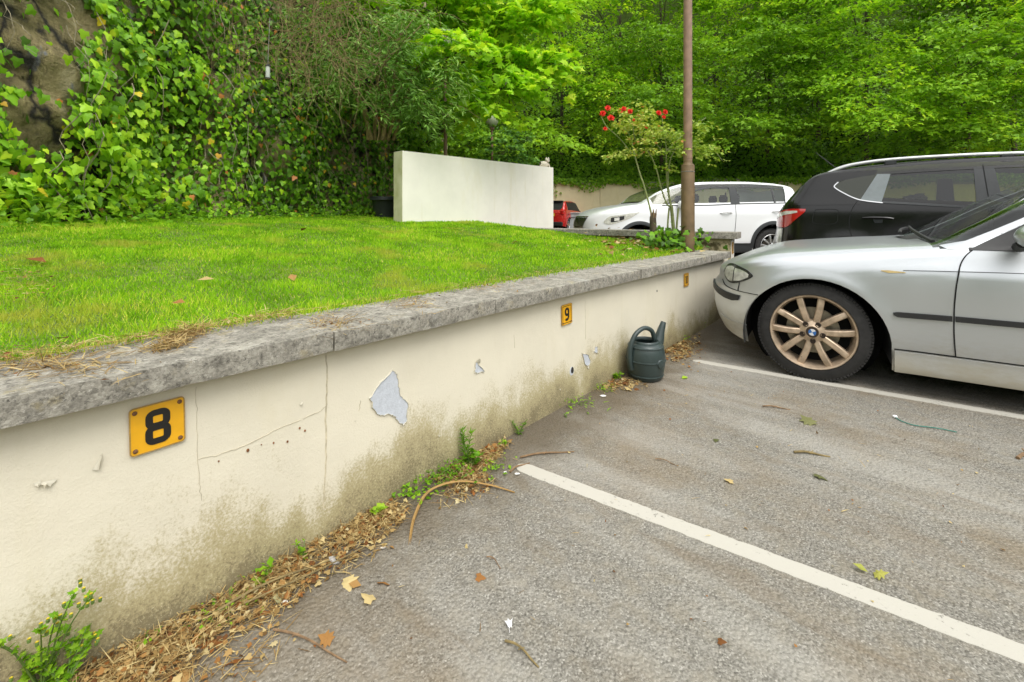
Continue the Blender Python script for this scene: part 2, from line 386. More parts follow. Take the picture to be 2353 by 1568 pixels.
def unit(a):
    return a / np.maximum(np.linalg.norm(a, axis=-1, keepdims=True), 1e-9)
def fast_mesh(name, V, T, rnd, mat, parent=None, origin=(0, 0, 0), smooth=False):
    o0 = np.array(wloc(parent) if parent is not None else origin, dtype=np.float32)
    me = bpy.data.meshes.new(name); nv, ntri = len(V), len(T)
    me.vertices.add(nv); me.vertices.foreach_set('co', (V - o0).astype(np.float32).ravel())
    me.loops.add(ntri * 3); me.loops.foreach_set('vertex_index', T.astype(np.int32).ravel())
    me.polygons.add(ntri); me.polygons.foreach_set('loop_start', np.arange(0, ntri * 3, 3, dtype=np.int32))
    try: me.polygons.foreach_set('loop_total', np.full(ntri, 3, dtype=np.int32))
    except Exception: pass
    if smooth: me.polygons.foreach_set('use_smooth', np.ones(ntri, dtype=bool))
    at_ = me.attributes.new('rnd', 'FLOAT', 'POINT'); at_.data.foreach_set('value', rnd.astype(np.float32))
    me.update(calc_edges=True); me.validate()
    return link(name, me, mat, parent, Vector(o0.tolist()) if parent is None else None)
def T_(v, f): return np.array(v, float), np.array(f, int)
def fan(outline, cz=0.0, droop=0.0):
    v = [(0.32, 0, cz)] + [(x, y, -droop * (abs(y) * .6 + max(0, x - .5) * .5)) for x, y in outline]; n = len(outline)
    return T_(v, [(0, 1 + i, 1 + (i + 1) % n) for i in range(n)])
LEAF = {
    'oval': T_([(0, 0, 0), (.5, .30, .07), (1, 0, -.06), (.5, -.30, .07)], [(0, 2, 1), (0, 3, 2)]),
    'lance': T_([(0, 0, 0), (.4, .11, .03), (1, 0, -.14), (.4, -.11, .03)], [(0, 2, 1), (0, 3, 2)]),
    'ivy': fan([(0, .02), (-.12, .32), (.16, .42), (.30, .50), (.46, .27), (.72, .20), (.98, 0), (.72, -.20), (.46, -.27), (.30, -.50), (.16, -.42), (-.12, -.32)], .04, .16),
    'maple': fan([(0, 0), (-.05, .28), (.12, .24), (.18, .52), (.40, .28), (.55, .50), (.62, .20), (1, 0), (.62, -.20), (.55, -.50), (.40, -.28), (.18, -.52), (.12, -.24), (-.05, -.28)], .05, .22),
    'maple_far': T_([(0, 0, 0), (.2, .48, -.06), (.45, .22, .02), (1, 0, -.12), (.45, -.22, .02), (.2, -.48, -.06)], [(0, 2, 1), (0, 3, 2), (0, 4, 3), (0, 5, 4)]),
    'blade': T_([(0, -.5, 0), (0, .5, 0), (.55, .38, .03), (.55, -.38, .03), (1, 0, .0)], [(0, 1, 2), (0, 2, 3), (3, 2, 4)]),
    'petal': T_([(0, 0, 0), (.5, .45, .18), (1, 0, .12), (.5, -.45, .18)], [(0, 2, 1), (0, 3, 2)]),
}
def leaves(name, shape, C, A, N, S, mat, parent=None, origin=(0, 0, 0), rnd=None, wide=None):
    tv, tf = LEAF[shape]; C = np.asarray(C, float); n = len(C)
    A = unit(np.asarray(A, float)); N = np.asarray(N, float); N = unit(N - A * (N * A).sum(1, keepdims=True)); B = np.cross(N, A)
    S = np.broadcast_to(np.asarray(S, float), (n,)); Wd = S if wide is None else np.broadcast_to(np.asarray(wide, float), (n,))
    V = C[:, None, :] + tv[None, :, 0:1] * (S[:, None] * A)[:, None, :] + tv[None, :, 1:2] * (Wd[:, None] * B)[:, None, :] + tv[None, :, 2:3] * (S[:, None] * N)[:, None, :]
    T = tf[None] + (np.arange(n) * len(tv))[:, None, None]
    if rnd is None: rnd = RNG.random(n)
    return fast_mesh(name, V.reshape(-1, 3), T.reshape(-1, 3), np.repeat(rnd, len(tv)), mat, parent, origin)
def rdir(n, z0=-1, z1=1):
    z = RNG.uniform(z0, z1, n); a = RNG.uniform(0, 2 * math.pi, n); q = np.sqrt(1 - z * z); return np.stack([q * np.cos(a), q * np.sin(a), z], 1)
def one_leaf_mesh(shape, mat, val):
    tv, tf = LEAF[shape]; me = bpy.data.meshes.new('leaf'); me.from_pydata([tuple(p) for p in tv], [], [tuple(int(i) for i in t) for t in tf])
    a = me.attributes.new('rnd', 'FLOAT', 'POINT'); a.data.foreach_set('value', [val] * len(tv)); me.materials.append(MATS[mat]); me.update(); return me

# ---------------------------------------------------------------- the ground
def ground_z(y): return 0.0 if y < 4.2 else .024 * (y - 4.2) if y < 26 else .024 * 21.8
mb = MB(); ys = [-60, -20, -8, -4, -2, 0, 2, 4, 4.6, 5.2, 6, 8, 12, 18, 26, 60, 140]; xs = [-140, -60, -20, -8, -4, -2, 0, 2, 4, 8, 20, 60, 140]
mb.grid([[Vector((x, y, ground_z(y))) for x in xs] for y in ys]).f
tag(mb.build('ground', 'tarmac', smooth=True, ang=180), kind='structure')

def bay_line(pa, pb, w, name='bay_line'):
    pa, pb = Vector(pa), Vector(pb); d = (pb - pa).normalized(); nrm = Vector((-d.y, d.x, 0)); n = max(40, int((pb - pa).length / .018)); vs = []
    L = (pb - pa).length
    for i in range(n + 1):
        t = i / n; p = pa + (pb - pa) * t; s = t * L
        e = [(mnoise.noise((s * 14, k * 9.1, pa.y)) * .0025 + mnoise.noise((s * 70, k * 5.1, pa.y)) * .0035) for k in (0, 1)]
        a = min(1, s / .05 + .35)
        for q, sg in ((0, 1), (1, -1)):
            x = p + nrm * sg * (w / 2 * a + e[q]); vs.append(Vector((x.x, x.y, ground_z(x.y) + .003)))
    mb = MB().add(vs, [(2 * i, 2 * i + 1, 2 * i + 3, 2 * i + 2) for i in range(n)])
    for q in (0, 1): mb.grid([[vs[2 * i + q], vs[2 * i + q] - Vector((0, 0, .006))] for i in range(n + 1)])
    return tag(mb.build(name, 'road_paint', smooth=False), kind='structure')
L1 = onZ(1188, 1071, 0); L2 = onZ(1592, 829, 0)
bay_line(L1, L1 + E1 * 4.2, .072); bay_line(L2, L2 + E1 * 4.6, .072)
L3 = L2 + E2 * 1.95; bay_line(L3 + E1 * .2, L3 + E1 * 4.6, .082); L0 = L1 - E2 * 1.95; bay_line(L0, L0 + E1 * 3.5, .082)

# ---------------------------------------------------------------- retaining wall with its coping stones
WY0, WY1 = -1.6, 5.20
wall = empty('retaining_wall', (WX, 2, 0), 'low cream painted retaining wall with concrete coping, peeling above green algae', 'wall')
mb = MB(); ny, nz = 170, 16; P = []
for i in range(ny + 1):
    y = WY0 + (WY1 - WY0) * i / ny
    P.append([Vector((WX + .0008 * mnoise.noise((y * 2.2, j * .25, 1)) + .0004 * mnoise.noise((y * 9, j, 4)), y, -.05 + .705 * j / nz)) for j in range(nz + 1)])
mb.grid(P); mb.build('painted_face', 'cream_paint', wall)
mb = MB().box((WX - .12, (WY0 + WY1) / 2, .30), (.22, WY1 - WY0 - .01, .68)); mb.build('wall_core', 'damp_render', wall, smooth=False)
CT, CB = .712, .645
def coping_stone(y0, y1, seed, parent, x0=WX - .30, x1=WX + .062, zt=CT, zb=CB, frame=None):
    nx_, nl, nh = 10, 34, 5; hx, hl, hz = (x1 - x0) / 2, (y1 - y0) / 2, (zt - zb) / 2; c = Vector(((x0 + x1) / 2, (y0 + y1) / 2, (zt + zb) / 2))
    def P(u, v, w):
        p = Vector((u * hx, v * hl, w * hz)); q = Vector((max(-hx + .004, min(hx - .004, p.x)), max(-hl + .003, min(hl - .003, p.y)), max(-hz + .004, min(hz - .004, p.z))))
        d = p - q
        if d.length > 1e-9: p = q + d.normalized() * min(d.length, .004)
        wp = c + p; k = mnoise.noise((wp.x * 22 + seed, wp.y * 22, wp.z * 22)) * .0014 + mnoise.noise((wp.x * 70 + seed, wp.y * 70, wp.z * 70)) * .0014
        edge = mnoise.noise((seed, wp.y * 9, 3)) ; chip = max(0, edge - .42) * .006 if (abs(u) > .97 and abs(w) > .9) else 0
        wp = wp + (d.normalized() if d.length > 1e-9 else Vector((0, 0, 1))) * k - Vector((u * chip, 0, w * chip))
        return frame(wp) if frame else wp
    mb = MB(); L = lambda n: [-1 + 2 * i / n for i in range(n + 1)]
    mb.grid([[P(u, v, 1) for v in L(nl)] for u in L(nx_)]); mb.grid([[P(u, v, -1) for v in L(nl)] for u in L(nx_)])
    for u in (-1, 1): mb.grid([[P(u, v, w) for v in L(nl)] for w in L(nh)])
    for v in (-1, 1): mb.grid([[P(u, v, w) for u in L(nx_)] for w in L(nh)])
    return mb.build('coping_stone', 'coping_concrete', parent, ang=60)
js = [-1.55, -.785, -.028, .731, 1.507, 2.267, 2.995, 3.745, 4.48, 5.06]
for i in range(len(js) - 1):
    dz = random.uniform(-.003, .003); coping_stone(js[i] + .0025, js[i + 1] - .0025, i * 3.7, wall, zt=CT + dz, zb=CB + dz * .5, x1=WX + .062 + random.uniform(-.003, .003))
MB().box((WX - .12, (js[0] + js[-1]) / 2, CB + .027), (.29, js[-1] - js[0] - .02, .048)).build('mortar_bed', 'damp_render', wall, smooth=False)
UY, UZ, UN = Vector((0, 1, 0)), Vector((0, 0, 1)), Vector((1, 0, 0))
def wpt(px, py):
    p = onX(px, py, WX); return (p.y, p.z)
# patches where the paint has come away (bare grey render set in a raised paint edge) and curled flakes
simple('bare_render', (.52, .55, .60), .9, var=.10, vs=60, bump=.4, bs=160)
simple('paint_flake', (.58, .545, .44), .7, var=.08)
simple('crack_dirt', (.52, .47, .36), .95, var=.3)
simple('joint_dirt', (.52, .46, .33), .95, var=.3, vs=40)
def jag(poly, amp=.004, n=5):
    out = []
    for i in range(len(poly)):
        a, b = poly[i], poly[(i + 1) % len(poly)]
        for k in range(n):
            t = k / n; out.append((a[0] + (b[0] - a[0]) * t + (random.uniform(-amp, amp) if k else 0), a[1] + (b[1] - a[1]) * t + (random.uniform(-amp, amp) if k else 0)))
    return out
def bare_patch(pts, label=None):
    poly = jag([wpt(*p) for p in pts]); O = Vector((WX, 0, 0))
    o = MB().prism(poly, O, UY, UZ, UN, .0020).build('bare_patch', 'bare_render', wall, smooth=False)
    cy = sum(p[0] for p in poly) / len(poly); cz = sum(p[1] for p in poly) / len(poly)
    out = [(cy + (p[0] - cy) * 1.035, cz + (p[1] - cz) * 1.035) for p in poly]
    mb = MB(); n = len(poly); vs = [Vector((WX + .0020, *p)) for p in poly] + [Vector((WX + .0042 + .003 * random.random(), *p)) for p in poly] + [Vector((WX + .0008, *p)) for p in out]
    mb.add(vs, [(i, (i + 1) % n, n + (i + 1) % n, n + i) for i in range(n)] + [(n + i, n + (i + 1) % n, 2 * n + (i + 1) % n, 2 * n + i) for i in range(n)])
    mb.build('lifted_paint_edge', 'paint_flake', o, smooth=False); return o
bare_patch([(900, 851), (910, 858), (914, 880), (918, 910), (935, 926), (934, 965), (924, 977), (912, 968), (908, 957), (896, 952), (872, 955), (858, 940), (848, 915), (868, 885)])
bare_patch([(1092, 831), (1099, 840), (1112, 853), (1098, 857), (1089, 857)])
bare_patch([(1336, 812), (1349, 815), (1355, 830), (1352, 842), (1342, 835)])
bare_patch([(1366, 796), (1371, 797), (1372, 812), (1364, 810)])
def flake(px, py, w, h, tilt, curl):
    y, z = wpt(px, py); P = []
    for i in range(7):
        t = i / 6; r = []
        for k in range(5):
            s_ = k / 4 - .5; wob = .12 * math.sin(i * 1.7 + k)
            r.append(Vector((WX + .003 + curl * t ** 2.0 * (1 - .5 * abs(s_)), y + math.cos(tilt) * (s_ * (1 - .75 * t) + wob * .35) * w - math.sin(tilt) * t * h, z + math.sin(tilt) * s_ * w + math.cos(tilt) * t * h * (1 + .5 * math.sin(k * 2.1)))))
        P.append(r)
    return MB().grid(P).build('paint_flake', 'paint_flake', wall)
flake(108, 1104, .036, -.009, -.10, .008); flake(84, 1106, .014, -.011, .3, .006); flake(222, 1060, .040, -.006, 1.05, .008); flake(1097, 833, .03, .012, -.6, .012)
flake(1350, 842, .020, -.012, .2, .008); flake(720, 1168 - 260, .0, .0, 0, 0) if False else None
for px, py in ((690, 925), (1240, 900), (960, 920), (1000, 938), (815, 968), (1008, 1000), (1300, 900), (1285, 894)):
    flake(px, py, random.uniform(.006, .015), random.uniform(-.007, .007), random.uniform(-1, 1), .004)
def crack(pts, w=.0022, mat='crack_dirt'):
    path = []; q = [wpt(*p) for p in pts]
    for i in range(len(q) - 1):
        for k in range(6):
            t = k / 6; path.append((q[i][0] + (q[i + 1][0] - q[i][0]) * t + random.uniform(-.0022, .0022), q[i][1] + (q[i + 1][1] - q[i][1]) * t + random.uniform(-.0015, .0015)))
    path.append(q[-1]); return MB().stroke(path, w, (WX, 0, 0), UY, UZ, UN, -.002, .0013).build('crack', mat, wall, smooth=False)
crack([(449, 890), (452, 950), (455, 1050), (457, 1110), (462, 1150)], .0009); crack([(457, 1055), (500, 1046), (560, 1025), (640, 985), (690, 965)], .0008)
crack([(695, 962), (735, 945), (752, 930)], .001); crack([(749, 815), (751, 900), (748, 980), (748, 1085), (742, 1170)], .0045, 'joint_dirt')
crack([(1180, 770), (1182, 800)], .0014); crack([(828, 920), (824, 945)], .0018); crack([(1344, 1 + 690), (1345, 780)], .0008)
# drain hole, rusty fixings
simple('pit_dark', (.02, .018, .015), 1, var=0); simple('rust', (.20, .085, .03), .95, var=.5, vs=90, bump=.5)
def pit(px, py, r, mat='pit_dark', mname='drain_hole', ry=1.2):
    y, z = wpt(px, py); poly = [(y + r * math.cos(a) * 1.0, z + r * ry * math.sin(a)) for a in [k * math.pi / 7 for k in range(14)]]
    return MB().prism(poly, (WX, 0, 0), UY, UZ, UN, .0016).build(mname, mat, wall, smooth=False)
o = pit(1313, 853, .021, 'bare_render', 'drain_hole'); y_, z_ = wpt(1314, 851)
MB().prism([(y_ + .014 * math.cos(a), z_ + .019 * math.sin(a)) for a in [k * math.pi / 8 for k in range(16)]], (WX, 0, 0), UY, UZ, UN, .0026).build('hole_mouth', 'pit_dark', o, smooth=False)
for px, py, r in ((628, 1018, .0025), (660, 1015, .003), (688, 984, .003), (700, 990, .003), (502, 1060, .002), (1509, 669, .007), (569, 1035, .004), (600, 1022, .0016)): pit(px, py, r, 'rust' if px != 1509 else 'pit_dark', 'rust_spot' if px != 1509 else 'plug_hole', 1.3)

# ---------------------------------------------------------------- second retaining wall, its end carries plate 11
W2O = Vector((-1.47, 5.373, 0)) ; W2Z = .900
def w2(wp):     # frame: local x runs back along the wall (-E1), local y is its depth (+E2)
    return W2O - E1 * wp.x + E2 * wp.y + Vector((0, 0, wp.z))
wall2 = empty('retaining_wall', (-1.6, 5.4, 0), 'short stained retaining wall behind the lamp post, rising above the lawn corner', 'wall')
W2L = 3.7
mb = MB(); mb.add([w2(Vector(p)) for p in ((.05, .02, -.05), (W2L, .02, -.05), (W2L, .02, .84), (.05, .02, .84))], [(0, 1, 2, 3)])
mb.add([w2(Vector(p)) for p in ((W2L, .24, -.05), (.05, .24, -.05), (.05, .24, .84), (W2L, .24, .84))], [(0, 1, 2, 3)]); mb.build('damp_face', 'damp_render', wall2, smooth=False)
MB().add([w2(Vector(p)) for p in ((.05, .24, -.05), (.05, .02, -.05), (.05, .02, .84), (.05, .24, .84))], [(0, 1, 2, 3)]).build('painted_end', 'cream_render', wall2, smooth=False)
for i in range(5):
    x0 = -.02 + i * .76; coping_stone(-.03, .30, 50 + i, wall2, x0=x0 + .002, x1=min(x0 + .756, W2L), zt=W2Z, zb=W2Z - .072, frame=w2)

# ---------------------------------------------------------------- free standing rendered wall
BX, BY0, BY1, BZ = -5.07, 3.525, 6.88, 1.945
blk = empty('screen_wall', (BX - .1, 5, .3), 'smooth pale cream rendered screen wall standing at the back of the lawn', 'wall')
def slab(name, x0, x1, y0, y1, z0, z1, mat, parent, zr=None):
    zr = z1 if zr is None else zr
    return MB().add([Vector(p) for p in ((x0, y0, z0), (x1, y0, z0), (x1, y1, z0), (x0, y1, z0), (x0, y0, z1), (x1, y0, z1), (x1, y1, zr), (x0, y1, zr))],
                    [(3, 2, 1, 0), (4, 5, 6, 7), (0, 1, 5, 4), (1, 2, 6, 5), (2, 3, 7, 6), (3, 0, 4, 7)]).build(name, mat, parent, smooth=False)
slab('rendered_body', BX - .2, BX, BY0, BY1, .05, BZ, 'cream_render', blk, BZ + .035)
slab('stained_end_face', BX - .197, BX - .003, BY0 - .006, BY0 - .001, .6, BZ - .004, 'green_stained_render', blk)

# ---------------------------------------------------------------- tall boundary wall at the foot of the wooded bank
RW = [(980, 24.8), (1275, 24.2), (1590, 23.6), (1700, 23.2), (1850, 22.6), (2150, 21.2), (2500, 19.6)]
rear = empty('boundary_wall', at(1590, 500, 23.6), 'long tall beige boundary wall under the wooded bank, ivy hanging over it', 'wall')
rp = [Vector((*at(px, 500, d).xy, 0)) for px, d in RW]
for i in range(len(rp) - 1):
    a, b = rp[i], rp[i + 1]; t = (b - a).normalized(); nb = Vector((-t.y, t.x, 0)); zt = [2.72, 2.75, 2.86, 2.74, 2.62, 2.5][i]
    n = max(1, round((b - a).length / 2.4))
    for k in range(n):
        p, q = a + (b - a) * (k / n) + t * .008, a + (b - a) * ((k + 1) / n) - t * .008
        MB().add([Vector((*v.xy, z)) for z in (.1, zt) for v in (p, q, q + nb * .3, p + nb * .3)], [(0, 1, 5, 4), (1, 2, 6, 5), (2, 3, 7, 6), (3, 0, 4, 7), (4, 5, 6, 7)]).build('wall_panel', 'pale_render', rear, smooth=False)
        p, q = p - nb * .05, q - nb * .05
        MB().add([Vector((*v.xy, z)) for z in (zt + .002, zt + .07) for v in (p, q, q + nb * .4, p + nb * .4)], [(3, 2, 1, 0), (0, 1, 5, 4), (1, 2, 6, 5), (2, 3, 7, 6), (3, 0, 4, 7), (4, 5, 6, 7)]).build('coping_stone', 'coping_concrete', rear, smooth=False)
# ---------------------------------------------------------------- lawn and banks
def lawn_z(x, y):
    q = max(0.0, WX - .28 - x)
    return CT - .022 + .092 * min(q, 3.4) + .05 * max(0, q - 3.4) + .03 * sstep(3.5, 5, y) * sstep(1.2, .2, q) + .010 * mnoise.noise((x * 1.6, y * 1.6, 0)) * min(1, q * 2)
mb = MB(); P = []
for i in range(61):
    x = WX - .26 - 6.5 * i / 60
    P.append([Vector((x, -2.0 + 7.1 * j / 70 - (min(0, x + 1.9)) * -.12, lawn_z(x, -2.0 + 7.1 * j / 70))) for j in range(71)])
tag(mb.grid(P).build('lawn', 'lawn_soil', ang=180), kind='structure')

# rock face behind the lawn: foot line, leaning back, lumpy
FOOT = [(-4.1, -3.2), (-4.75, -1.5), (-5.28, -.02), (-5.72, .67), (-6.10, 1.68), (-6.35, 3.0), (-6.62, 4.3), (-7.3, 5.8), (-9.4, 8.2), (-12.5, 10.5)]
fp = [Vector((x, y, 0)) for x, y in FOOT]; FL = [0]
for i in range(1, len(fp)): FL.append(FL[-1] + (fp[i] - fp[i - 1]).length)
def foot(q):
    return Vector((ci(q, FL, [p.x for p in fp]), ci(q, FL, [p.y for p in fp]), 0))
def bank_pt(q, z):
    p = foot(q); t = foot(q + .05) - foot(q - .05); n = Vector((-t.y, t.x, 0)).normalized()   # points into the hill
    if n.x > 0: n = -n
    lump = mnoise.noise((q * .9, z * .9, 2)) * .30 + (.5 - abs(mnoise.noise((q * 1.6 + z * .8, z * 1.3 - q * .5, 7)))) * .26 + mnoise.noise((q * 6, z * 5, 5)) * .05 + (.3 - abs(mnoise.noise((q * 5 + z * 2, z * 4, 15)))) * .05
    lean = .10 * z + .05 * max(0, z - 3) ** 1.5
    p = p + n * (lean + lump * min(1, .25 + z * .6)); p.z = .80 + z * 1.0
    return p, -n
mb = MB(); QN, ZN = 240, 110
mb.grid([[bank_pt(FL[-1] * i / QN, -.3 + 6.5 * j / ZN)[0] for j in range(ZN + 1)] for i in range(QN + 1)])
tag(mb.build('rock_face', 'rock', ang=80), kind='structure')

# wooded hillside rising behind the boundary wall and round behind the screen wall
HB = [(640, 13), (800, 14), (920, 17), (1020, 22.5), (1150, 25.0), (1275, 24.6), (1590, 24.0), (1850, 23.0), (2150, 21.6), (2500, 20.0), (2900, 19), (3600, 20)]
def hill_pt(px, h):
    d0 = float(np.interp(px, [p[0] for p in HB], [p[1] for p in HB])); d = d0 + h * .85
    p = at(px, 500, d); hz = 2.3 + h + .6 * mnoise.noise((p.x * .3, p.y * .3, h * .3))
    return Vector((p.x, p.y, max(.3, hz if h > 0 else .3)))
pxs = np.linspace(640, 3600, 75); hs_ = [0, .01, .8, 1.6, 2.6, 4, 6, 8.5, 12, 16, 22]
mb = MB().grid([[hill_pt(float(px), h) for h in hs_] for px in pxs])
tag(mb.build('hillside', 'soil', ang=80), kind='structure')
# unseen green slopes behind the viewer, added for the car panels to reflect
mb = MB(); mb.grid([[Vector((r * math.cos(a), r * math.sin(a), h + (2 * mnoise.noise((a * 4, r * .1, 0)) if h > 0 else 0))) for r, h in ((24, -.2), (27, 3.5), (34, 7), (60, 16), (110, 26))] for a in [math.radians(x) for x in range(-150, 62, 5)]])
m = NM('reflection_hill_green'); m.col(m.ramp(m.noise(1.2, 7, .7), [(.3, (.012, .030, .006)), (.6, (.045, .10, .012)), (.8, (.09, .17, .02))])).set(rough=1.0); m.set(spec=0); m.bump(m.noise(1.5, 6), 1, .6)
tag(mb.build('reflection_hills', 'reflection_hill_green', ang=80), kind='structure')

# ---------------------------------------------------------------- number plates screwed to the walls
simple('sign_yellow', (.78, .40, .012), .35, var=.06, vs=30); simple('sign_black', (.012, .011, .010), .4, var=0); simple('screw_rust', (.16, .075, .03), .8, var=.4, vs=200)
simple('sign_edge', (.40, .24, .05), .6, var=.3, vs=60)
def rrect(w, h, r, n=5):
    return [(sx * (w / 2 - r) + r * math.cos(a), sy * (h / 2 - r) + r * math.sin(a)) for sx, sy, a0 in ((1, 1, 0), (-1, 1, 90), (-1, -1, 180), (1, -1, 270)) for a in [math.radians(a0 + 90 * k / n) for k in range(n + 1)]]
def glyph(ch):
    """stroke paths in a box 0.6 wide and 1 high, centred"""
    if ch == '8': return [([(x, y + .235) for x, y in rrect(.44, .41, .13)], True), ([(x, y - .235) for x, y in rrect(.46, .43, .13)], True)]
    if ch == '9': return [([(x, y + .20) for x, y in rrect(.42, .48, .19)], True), ([(.21, .25), (.21, .0), (.20, -.2), (.13, -.36), (.0, -.43), (-.13, -.42), (-.19, -.33)], False)]
    if ch == '1': return [([(-.12, .30), (.0, .44), (.02, .44), (.02, -.5)], False)]
    if ch == '0': return [([(x, y) for x, y in rrect(.36, .86, .17)], True)]
def number_plate(text, c, ux, un, w, h, gh, label, border, rot=0, screws=True):
    uz = Vector((0, 0, 1)); R = Matrix.Rotation(rot, 3, un); ux_, uz_ = R @ ux, R @ uz
    o = empty('number_plate', c, label, 'sign', 'bay number plates')
    MB().prism(rrect(w, h, .008), c, ux_, uz_, un, .003).build('plate', 'sign_yellow', o, smooth=False)
    MB().stroke(rrect(w - .002, h - .002, .008), .003, c, ux_, uz_, un, .0005, .0038, True).build('rim', 'sign_edge', o, smooth=False)
    if border: MB().stroke(rrect(w - .020, h - .020, .006), .003, c, ux_, uz_, un, .001, .0038, True).build('border_line', 'sign_black', o, smooth=False)
    pitch = gh * .42; n = len(text)
    for i, ch in enumerate(text):
        cc = c + ux_ * ((i - (n - 1) / 2) * pitch); mb = MB()
        for gi, (path, cl) in enumerate(glyph(ch)): mb.stroke([(x * gh, y * gh) for x, y in path], gh * (.19 if n == 1 else .14), cc, ux_, uz_, un, .001, .0042 + .0003 * gi, cl)
        mb.build('digit', 'sign_black', o, smooth=False)
    if screws:
        M = Matrix((ux_, uz_, un)).transposed()
        for sx in (-1, 1):
            for sy in (-1, 1):
                if not border or sx * sy < 0 and sx > 0 or sx < 0 and sy < 0: MB().lathe([(.0055, .002), (.0055, .005), (.003, .0068), (.0001, .007)], 12, M, c + ux_ * sx * (w / 2 - .011) + uz_ * sy * (h / 2 - .012)).build('screw', 'screw_rust', o)
    return o
y8, z8 = wpt(361.5, 977); number_plate('8', Vector((WX + .004, y8, z8)), UY, UN, .117, .122, .084, 'yellow enamel plate reading 8 with four rusty screws on the cream wall', False, math.radians(1.0))
y9, z9 = wpt(1300, 722); number_plate('9', Vector((WX + .004, y9, z9)), UY, UN, .103, .116, .072, 'yellow plate reading 9 with thin black border, beneath the coping', True, math.radians(1.5))
y10, z10 = wpt(1575, 643); number_plate('10', Vector((WX + .004, y10, z10)), UY, UN, .105, .115, .07, 'small yellow plate reading 10 on the cream wall beside the silver car', True)
number_plate('11', W2O - E1 * .048 + E2 * .12 + Vector((0, 0, .72)), E2, E1, .10, .13, .075, 'small yellow plate reading 11 on the end of the short stained wall', True)

# ---------------------------------------------------------------- watering can
simple('can_plastic', (.032, .048, .046), .38, var=.12, vs=12, bump=.12, bs=300)
wc = onZ(1483, 868, 0); can = empty('watering_can', wc, 'dark green plastic watering can standing against the cream wall', 'watering can')
prof = [(.0, .004), (.100, .004), (.108, .012), (.117, .05), (.125, .095), (.128, .135), (.124, .18), (.113, .222), (.106, .233), (.090, .240), (.088, .252), (.083, .256), (.078, .252), (.077, .236), (.095, .22), (.105, .18), (.105, .1), (.09, .03), (.0, .028)]
MB().lathe(prof, 40, None, wc).build('body', 'can_plastic', can, ang=50)
for r_, h_ in ((.1145, .034), (.1285, .130), (.115, .218)):
    MB().lathe([(r_ - .003, h_ - .006), (r_ + .0035, h_ - .003), (r_ + .0035, h_ + .003), (r_ - .003, h_ + .006)], 40, None, wc).build('hoop', 'can_plastic', can)
vdir = Vector((wc.x, wc.y, 0)).normalized(); side = Vector((vdir.y, -vdir.x, 0))     # away from the viewer / to the viewer's right
sp = (side * .72 + vdir * .69).normalized(); hd = -sp
MB().tube(catmull([wc + sp * .075 + Vector((0, 0, .15)), wc + sp * .118 + Vector((0, 0, .235)), wc + sp * .138 + Vector((0, 0, .295)), wc + sp * .165 + Vector((0, 0, .358))], 5), [.045, .036, .026, .017], 16).build('spout', 'can_plastic', can)
hdl = catmull([wc + hd * .124 + Vector((0, 0, .075)), wc + hd * .138 + Vector((0, 0, .14)), wc + hd * .132 + Vector((0, 0, .225)), wc + hd * .09 + Vector((0, 0, .300)), wc + hd * .015 + Vector((0, 0, .335)), wc + sp * .055 + Vector((0, 0, .308)), wc + sp * .082 + Vector((0, 0, .240))], 6)
MB().tube(hdl, [.017, .017, .0165, .0155, .0145, .0155, .016], 14).build('handle', 'can_plastic', can)
MB().lathe([(.0, .0), (.026, .0), (.030, .010), (.026, .018), (.0, .020)], 16, (Vector((side - vdir * .9)).normalized()).to_track_quat('Z', 'Y').to_matrix(), wc + (side - vdir * .9).normalized() * .115 + Vector((0, 0, .125))).build('badge_boss', 'can_plastic', can)

# ---------------------------------------------------------------- lamp posts
simple('post_brown', (.26, .165, .105), .55, var=.22, vs=14, bump=.2, bs=120); simple('post_base', (.135, .088, .040), .65, var=.35, vs=8, bump=.3, bs=90)
simple('post_far', (.22, .13, .08), .6, var=.2, vs=14); simple('wire', (.25, .24, .22), .5, metal=.6, var=0)
m = NM('globe'); m.col((.26, .30, .18)).set(rough=.25)
lp = at(1580, 577, 4.72); lz = lp.z - .05
post = empty('lamp_post', Vector((lp.x, lp.y, lz)), 'tall brown steel lamp post rising beside the rose at the lawn corner', 'lamp post')
MB().lathe([(.078, 0), (.078, 1.5), (.077, 1.60 - lz + .0)] if False else [(.068, 0), (.067, 1.605 - lz), (.063, 1.615 - lz), (.045, 1.63 - lz), (.0445, 1.66 - lz)], 28, None, Vector((lp.x, lp.y, lz))).build('base_tube', 'post_base', post, ang=50)
MB().lathe([(.0445, 1.64 - lz), (.043, 3.2 - lz), (.042, 4.9 - lz)], 24, None, Vector((lp.x, lp.y, lz))).build('upper_tube', 'post_brown', post)
MB().lathe([(.0470, 1.68 - lz), (.0475, 1.69 - lz), (.0470, 1.70 - lz)], 24, None, Vector((lp.x, lp.y, lz))).build('collar', 'post_brown', post)
MB().lathe([(.067, 1.540 - lz), (.0695, 1.542 - lz), (.0695, 1.546 - lz), (.067, 1.548 - lz)], 28, None, Vector((lp.x, lp.y, lz))).build('wire_band', 'wire', post)
MB().lathe([(.05, 4.88 - lz), (.09, 4.92 - lz), (.19, 5.05 - lz), (.21, 5.2 - lz), (.15, 5.36 - lz), (.0, 5.4 - lz)], 24, None, Vector((lp.x, lp.y, lz))).build('lamp_globe', 'globe', post)
